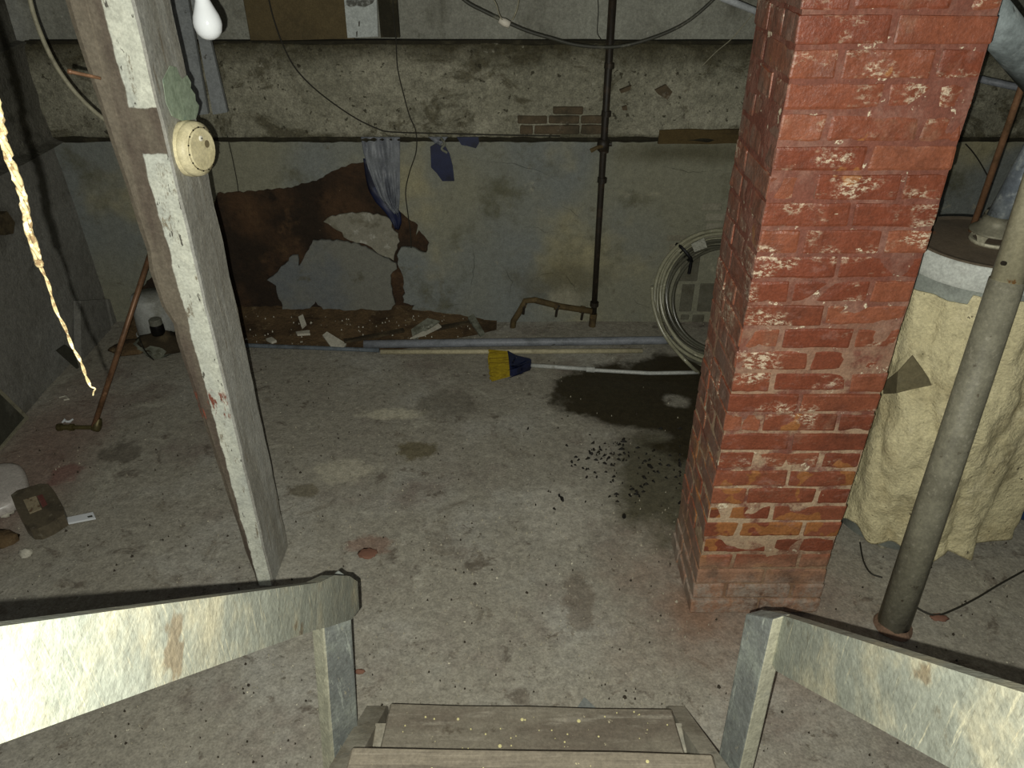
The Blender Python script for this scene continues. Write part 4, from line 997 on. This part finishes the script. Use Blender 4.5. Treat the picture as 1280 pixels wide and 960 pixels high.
bm = BM(); q = hp[2]; tube(bm, [Vector((q.x-.02,q.y,.026)), Vector((q.x+.02,q.y-.003,.025))], .0135, 10); obj('joint_sleeve', bm, HANDLE_M, t)

# ---------------------------------------------------------------- coil of tubing leaning on the wall behind the pillar
base = Vector((1.035, 3.22, 0)); lean = math.atan2(.36, .60); ex = Vector((1,0,0)); ez = Vector((0, math.sin(lean), math.cos(lean))); en = ex.cross(ez)
t = thing('tubing_coil', 'coil of translucent plastic tubing leaning behind the brick pillar', 'tubing', base)
R0 = .335; cc = base+ez*(R0+.02)
loops = [(.330,0,TUBE_M,.009),(.322,.018,TUBED_M,.0085),(.310,.006,TUBE_M,.0085),(.300,.022,TUBED_M,.0085),(.292,.004,TUBE_M,.0085),(.283,.018,TUBED_M,.0085),(.272,.008,TUBED_M,.0085),(.262,.016,TUBED_M,.0085),(.336,.014,TUBE_M,.008),(.252,.008,TUBED_M,.008)]
for k, (R_, dn_, m_, rr) in enumerate(loops):
    bm = BM(); ph = random.random()*6
    off = ex*random.uniform(-.012,.012)+ez*(random.uniform(-.008,.008)+(.0 if R_ < .33 else 0))
    P = [cc+off+(ex*math.cos(a)+ez*math.sin(a)*1.0)*(R_+.006*math.sin(2*a+ph))-en*(dn_+.008*math.sin(a+ph)-.01) for a in [2*PI*i/72 for i in range(72)]]
    P = [Vector((p_.x, p_.y, max(p_.z, rr+.002))) for p_ in P]
    tube(bm, P, rr, 8, closed=True); obj('loop', bm, m_, t, smooth=True)
# free end drooping to the floor at the front
P = [W(u,v,Y=y) for u,v,y in ((815,358,3.36),(817,382,3.33),(826,410,3.28),(840,432,3.22),(858,452,3.13))]+[W(874,467,h=.01)]
bm = BM(); tube(bm, curve_pts(P, 8), .009, 8); obj('free_end', bm, TUBE_M, t, smooth=True)
a = math.radians(131); q = cc+(ex*math.cos(a)+ez*math.sin(a))*.292
dr = (ex*math.cos(a)+ez*math.sin(a))
bm = BM(); P = [q+(dr*math.cos(b)*.056+en*math.sin(b)*.034) for b in [2*PI*i/24 for i in range(24)]]
tube(bm, P, .008, 6, closed=True); obj('black_tie', bm, TIE_M, t)
bm = BM(); q2 = q-dr*.05-en*.03*0; tube(bm, [q2, q2+Vector((-.004,-.02,-.02)), q2+Vector((-.006,-.02,-.06))], .008, 6); obj('tie_tail', bm, TIE_M, t)
bm = BM(); fr_ = -1 if en.y > 0 else 1
P = [W(u,v,Y=3.35) for u,v in ((862,308),(866,314),(884,308),(881,298),(878,297))]; P = [W(u,v,Y=3.40) for u,v in ((864,305),(868,315),(884,309),(880,297))]
prism(bm, P, (0,-1,0), 0.0, .0015); obj('paper_tag', bm, TAG_M, t)

# ---------------------------------------------------------------- leaning copper pipe with brass fittings, left
f0 = W(119,538,h=.0); tp = W(190,312,X=XL+.30)
tp = W(188,318,Y=f0.y+.35)
t = thing('leaning_copper_pipe', 'long copper pipe leaning in the left corner, brass valve at its foot', 'pipe', f0)
print('copper', f0, tp)
bm = BM(); tube(bm, [f0+Vector((0,0,.02)), tp+(tp-f0)*.15], .0115, 12); obj('tube', bm, COPPER_M, t, smooth=True)
bm = BM(); lathe(bm, [(0,0),(.018,0),(.021,.01),(.021,.03),(.016,.045),(.0125,.055)], 14, f0+Vector((0,0,.0)), (tp-f0)); obj('elbow', bm, BRASS_M, t, smooth=True)
f1 = W(72,534,h=.014); f0b = f0+Vector((0,0,.016))
bm = BM(); d = f1-f0b; tube(bm, [f0b, f0b+d*.55, f0b+d*.56, f0b+d*.66, f0b+d*.67, f1], [.0095,.0095,.016,.016,.0125,.0125], 12); obj('branch', bm, BRASS_M, t)
bm = BM(); tube(bm, [f1, f1-d*.12], .0165, 8); obj('end_nut', bm, BRASS_M, t)

# ---------------------------------------------------------------- corner clutter, left
a = W(200,425,h=.0); t = thing('white_bucket', 'upturned dented white plastic bucket in the far left corner behind the post', 'bucket', Vector((a.x-.0,3.5,0)))
P0 = Vector((-1.875, 3.60, 0))
bm = BM(); lathe(bm, [(.108,0),(.112,.005),(.108,.12),(.100,.215),(.094,.225),(0,.227)], 32, P0); 
for v in bm.verts: v.co += noise.noise_vector(v.co*5)*.012
obj('body', bm, BUCKET_M, t, smooth=True)
bm = BM(); lathe(bm, [(.111,.0),(.118,.004),(.118,.02),(.111,.024)], 32, P0); obj('rim', bm, BUCKET_M, t)
q = W(192,412,h=.02); q = Vector((q.x,3.30,0)); q = Vector((W(195,405,Y=3.44).x, 3.44, .085))
t = thing('dark_jar', 'small black jar with a silvery cap in front of the bucket', 'jar', q)
zc = .045
bm = BM(); lathe(bm, [(0,0),(.032,0),(.034,.01),(.034,zc),(.03,zc+.012)], 20, q); obj('body', bm, JAR_M, t, smooth=True)
bm = BM(); lathe(bm, [(.030,zc+.008),(.031,zc+.012),(.031,zc+.035),(.026,zc+.04),(0,zc+.041)], 20, q); obj('cap', bm, JARCAP_M, t)
def lump(px, h, H, m, name, label, cat, n=14, amp=.3):
    P = [W(u,v,h=h) for u,v in px]; cx = sum(p_.x for p_ in P)/len(P); cy = sum(p_.y for p_ in P)/len(P)
    bm = BM(); bmesh.ops.create_icosphere(bm, subdivisions=3, radius=1)
    rx = (max(p_.x for p_ in P)-min(p_.x for p_ in P))/2; ry = (max(p_.y for p_ in P)-min(p_.y for p_ in P))/2
    for v in bm.verts:
        k = 1+noise.noise(v.co*2.2+Vector((px[0][0],0,0)))*amp+noise.noise(v.co*6+Vector((px[0][0],0,0)))*amp*.4
        v.co = Vector((cx+v.co.x*rx*k, cy+v.co.y*ry*k, h+max(-.001, v.co.z*H*k)))
    return tag(obj(name, bm, m, smooth=True), label, cat)
lump([(182,425),(228,425),(228,443),(182,443)], 0, .09, WOODD_M, 'rotten_wood', 'lump of dark rotten wood under the black jar', 'wood')
lump([(180,418),(222,416),(224,445),(178,444)], 0, .05, RAG_M, 'crumpled_rag', 'crumpled grey rag on the floor in front of the bucket', 'rag', amp=.7)
lump([(208,425),(232,425),(232,436),(208,436)], 0, .03, CHIP_M, 'crumpled_foil', 'small crumpled pale wrapper beside the grey rag', 'wrapper', amp=.8)
lump([(148,425),(182,425),(182,445),(148,445)], 0, .03, SOIL_M, 'soil_clod', 'clod of brown soil left of the grey rag by the copper pipe', 'soil')
P = [W(u,v,h=.01) for u,v in ((166,416),(160,425),(160,438),(170,450),(186,456))]
bm = BM(); tube(bm, curve_pts([W(175,425,Y=3.18), W(178,433,Y=3.15), W(184,442,h=.02), W(192,450,h=.006)], 5), .003, 6); tag(obj('floor_wire', bm, WIREB_M), 'thin black wire curling over the grey rag in the left corner', 'wire')
# small dark plate leaning on the left wall
bm = BM(); P = [W(u,v,X=XL+.05) for u,v in ((72,438),(82,431),(93,440),(100,463))]; prism(bm, P, (1,0,0), -.01, .0); tag(obj('dark_plate', bm, PANEL_M), 'small dark wedge-shaped plate leaning on the left wall', 'plate')
# framed panel propped at the left edge
t = thing('framed_panel', 'dark panel with a pale frame propped against the left wall near the floor', 'panel', W(10,540,X=XL+.1))
XF = XL+.10
c0 = W(33,519,X=XF); c1 = W(-14,474,X=XF); c2 = W(-14,556,X=XF-.0)
c2 = W(-20,560,h=.0)
c0 = W(33,522,h=.008); c1 = W(-12,478,X=XL+.03); c2 = Vector((XL+.045, W(-20,562,h=.01).y, .01))
for A_, B_ in ((c0,c1),(c0,c2)):
    bm = BM(); d = (B_-A_); tube(bm, [A_-d*.02, B_], .0085, 4); obj('frame', bm, FRAME_M, t)
bm = BM(); v_ = [c0, c1, c1+(c2-c0), c2]; prism(bm, v_, (1,0,0), -.008, -.002); obj('board', bm, PANEL_M, t)
# tiny white twist of tape
bm = BM(); P = [W(u,v,h=.012) for u,v in ((78,528),(81,525),(83,527),(87,527),(91,524))]; tube(bm, P, [.004,.008,.005,.006,.004], 6); tag(obj('white_scrap', bm, STRIP_M), 'tiny bright white scrap on the floor above the brass valve', 'scrap')
bm = BM(); P = [W(u,v,h=.008) for u,v in ((74,497),(82,495),(86,499),(80,500))]; tube(bm, P, .004, 6); tag(obj('pale_scrap', bm, CHIP_M), 'faint pale scrap on the floor near the left wall foot', 'scrap')
# basin
bcn = W(-42,592,h=.07); R_ = .0
t = thing('white_basin', 'smooth white plastic basin, only its rounded corner in frame at left', 'basin', Vector((bcn.x,bcn.y,0)))
c_ = W(-26,612,h=.10); bm = BM()
tip = W(35,589,h=.10)
def sq(R__, z, n=40, e=3.2):
    o = []
    for i in range(n):
        a = 2*PI*i/n; ca, sa = math.cos(a), math.sin(a)
        r_ = R__/((abs(ca)**e+abs(sa)**e)**(1/e))
        x_, y_ = r_*ca, r_*sa
        o.append(Vector((x_*math.cos(.62)-y_*math.sin(.62), x_*math.sin(.62)+y_*math.cos(.62), z)))
    return o
cb = Vector((tip.x-.175, tip.y-.055, 0))
rings = [sq(.150,.0), sq(.158,.012), sq(.160,.03), sq(.156,.045), sq(.144,.052), sq(.12,.054), sq(.06,.055), sq(.01,.055)]
V = [[bm.verts.new(cb+p_) for p_ in r_] for r_ in rings]
for A_, B_ in zip(V, V[1:]):
    for k in range(40): bm.faces.new([A_[k],A_[(k+1)%40],B_[(k+1)%40],B_[k]])
bm.faces.new(V[0][::-1]); bm.faces.new(V[-1])
obj('shell', bm, BASIN_M, t, smooth=True)
# flattened dark jug lying on its side
jx = [(14,620),(22,614),(50,606),(60,606),(68,615),(80,636),(81,644),(62,656),(48,662),(38,662),(30,655),(20,636)]
P = [W(u,v,h=.05) for u,v in jx]; P = [Vector((p_.x,p_.y,0)) for p_ in P]
t = thing('dark_jug', 'dark translucent jug lying flat with a tan and red label, beside white basin', 'jug', Vector((P[0].x+.1,P[0].y,0)))
bm = BM(); prism(bm, P, (0,0,1), .001, .055); bmesh.ops.bevel(bm, geom=[e for e in bm.edges if e.calc_face_angle(0)>.3], offset=.014, segments=3, affect='EDGES'); obj('body', bm, JUG_M, t, smooth=False)
bm = BM(); P = [W(u,v,h=.0575) for u,v in ((29,625),(45,620),(52,636),(37,642))]; prism(bm, P, (0,0,1), -.002, .0008); obj('label', bm, LABEL_M, t, label='tan label')
bm = BM(); P = [W(u,v,h=.0575) for u,v in ((46,620),(53,618),(59,630),(53,634))]; prism(bm, P, (0,0,1), -.002, .0008); obj('label', bm, LABELR_M, t, label='red label')
q = W(66,652,h=.03)
bm = BM(); d = W(76,645,h=.03)-W(58,655,h=.03); tube(bm, [W(60,655,h=.035), W(70,651,h=.05), W(79,643,h=.035)], .008, 8); obj('handle', bm, JUG_M, t)
strip_ = chunk([(83,649),(117,642),(120,649),(84,656)], .003, .008, STRIP_M, 'white_strip', 'flat white plastic strip on the floor right of the dark jug', 'strip')
bm = BM(); prism(bm, [Vector((p_.x,p_.y,.0112)) for p_ in (W(u,v,h=.0115) for u,v in ((109,645.5),(115,644),(116,646),(110,647)))], (0,0,1), 0, .001); obj('slot', bm, PANEL_M, strip_, label='dark slot')
lump([(28,688),(38,688),(38,697),(28,697)], 0, .025, CHIP_M, 'plaster_chunk', 'pale plaster chunk on the floor below the dark jug', 'plaster chunk')
lump([(-8,636),(12,636),(12,648),(-8,648)], 0, .03, CHIP_M, 'plaster_chunk', 'white chunk at the left edge below the white basin', 'plaster chunk')
lump([(-14,664),(14,664),(14,686),(-14,686)], 0, .03, SOIL_M, 'soil_clod', 'greenish brown clod at the left edge below the jug', 'soil')
chunk([(720,888),(730,873),(734,876),(747,889),(735,893)], .003, .006, TILE_M, 'tile_shard', 'grey triangular tile shard peeking out beyond the bottom tread', 'tile')
lump([(449,688),(470,684),(470,697),(449,697)], 0.0, .004, BRICKCHIP_M, 'brick_chip', 'flat smear of red brick crumb on the open floor right of the post', 'brick chip')
lump([(443,838),(456,836),(456,842),(443,842)], 0, .008, BRICKCHIP_M, 'brick_chip', 'orange brick crumb just right of the left newel', 'brick chip')
lump([(1166,767),(1182,767),(1182,777),(1166,777)], 0, .008, BRICKCHIP_M, 'brick_chip', 'pinkish flat chip on the floor right of the steel column foot', 'brick chip')

# ---------------------------------------------------------------- litter
def scatter(name, n, m, size, region, label, cat, elong=1, ht=.4):
    bm = BM()
    for i in range(n):
        p_ = region()
        r_ = size*random.uniform(.4, 1.4)*(1 if random.random() > .1 else 1.6); a = random.random()*PI
        K = random.randint(5, 7); pts = []
        for k in range(K):
            b = 2*PI*k/K; q = Vector((math.cos(b)*r_*elong, math.sin(b)*r_*random.uniform(.6,1), 0))
            pts.append(p_+Vector((q.x*math.cos(a)-q.y*math.sin(a), q.x*math.sin(a)+q.y*math.cos(a), 0)))
        zc_ = -.003
        lo = [bm.verts.new(q+Vector((0,0,zc_))) for q in pts]; tp_ = bm.verts.new(p_+Vector((0,0,r_*ht+.004)))
        for k in range(K): bm.faces.new([lo[k], lo[(k+1)%K], tp_])
    return tag(obj(name, bm, m), label, cat, kind='stuff')
def reg_leaf():
    u = random.gauss(790, 45); v = random.gauss(590, 24)
    if random.random() < .35: u = random.gauss(750, 20); v = random.gauss(567, 9)
    return W(max(660,min(850,u)), max(535,min(660,v)), h=0)
scatter('leaf_litter', 130, LEAF_M, .0055, reg_leaf, 'scattered small black leaf litter below the dark wet stain', 'leaves', 1.7, .5)
def reg_floor():
    while True:
        p_ = W(random.uniform(0,1280), random.uniform(450,955), h=0)
        if PX0-.02 < p_.x < PX1+.02 and PY0-.02 < p_.y < PY1: continue
        if -.45 < p_.x < .55 and p_.y < 1.3: continue
        return p_
def reg_near():
    p_ = W(random.gauss(640,170), random.uniform(620,890), h=0); return p_ if not (PX0-.02 < p_.x < PX1+.02 and PY0-.02 < p_.y < PY1) else reg_near()
scatter('pale_grit', 420, GRIT_M, .0024, reg_floor, 'fine pale grit scattered over the whole concrete floor', 'grit')
scatter('plaster_crumbs', 300, GRIT_M, .0026, reg_near, 'pale crumbs scattered on the floor beyond the stair foot', 'grit')
scatter('dark_grit', 420, GRITD_M, .0034, reg_floor, 'fine dark grit scattered over the whole concrete floor', 'grit')
def reg_soil():
    u = random.uniform(270,600); p_ = W(u, random.uniform(402,428), h=.03); return Vector((p_.x, p_.y, .02+max(0,(p_.y-3.45))*.2))
scatter('rubble_crumbs', 110, CHIP_M, .0035, reg_soil, 'pale plaster crumbs lying on the soil along the broken wall', 'rubble')
# paint flecks on the treads
bm = BM()
for i in range(90):
    n = 1 if random.random() < .7 else 2
    y = 1.235-(n-1)*run-random.uniform(.02,.2); x = random.uniform(-.3,.40); r_ = random.uniform(.001,.0032)*(2.2 if random.random()<.06 else 1)
    lathe(bm, [(r_,0),(r_*.7,.0022),(0,.0024)], 6, Vector((x,y,n*rise-.001)))
tag(obj('paint_flecks', bm, mat('yellow_fleck', (214,206,150), (), .8)), 'pale yellow flecks of paint fallen on the lowest treads', 'flecks', kind='stuff')
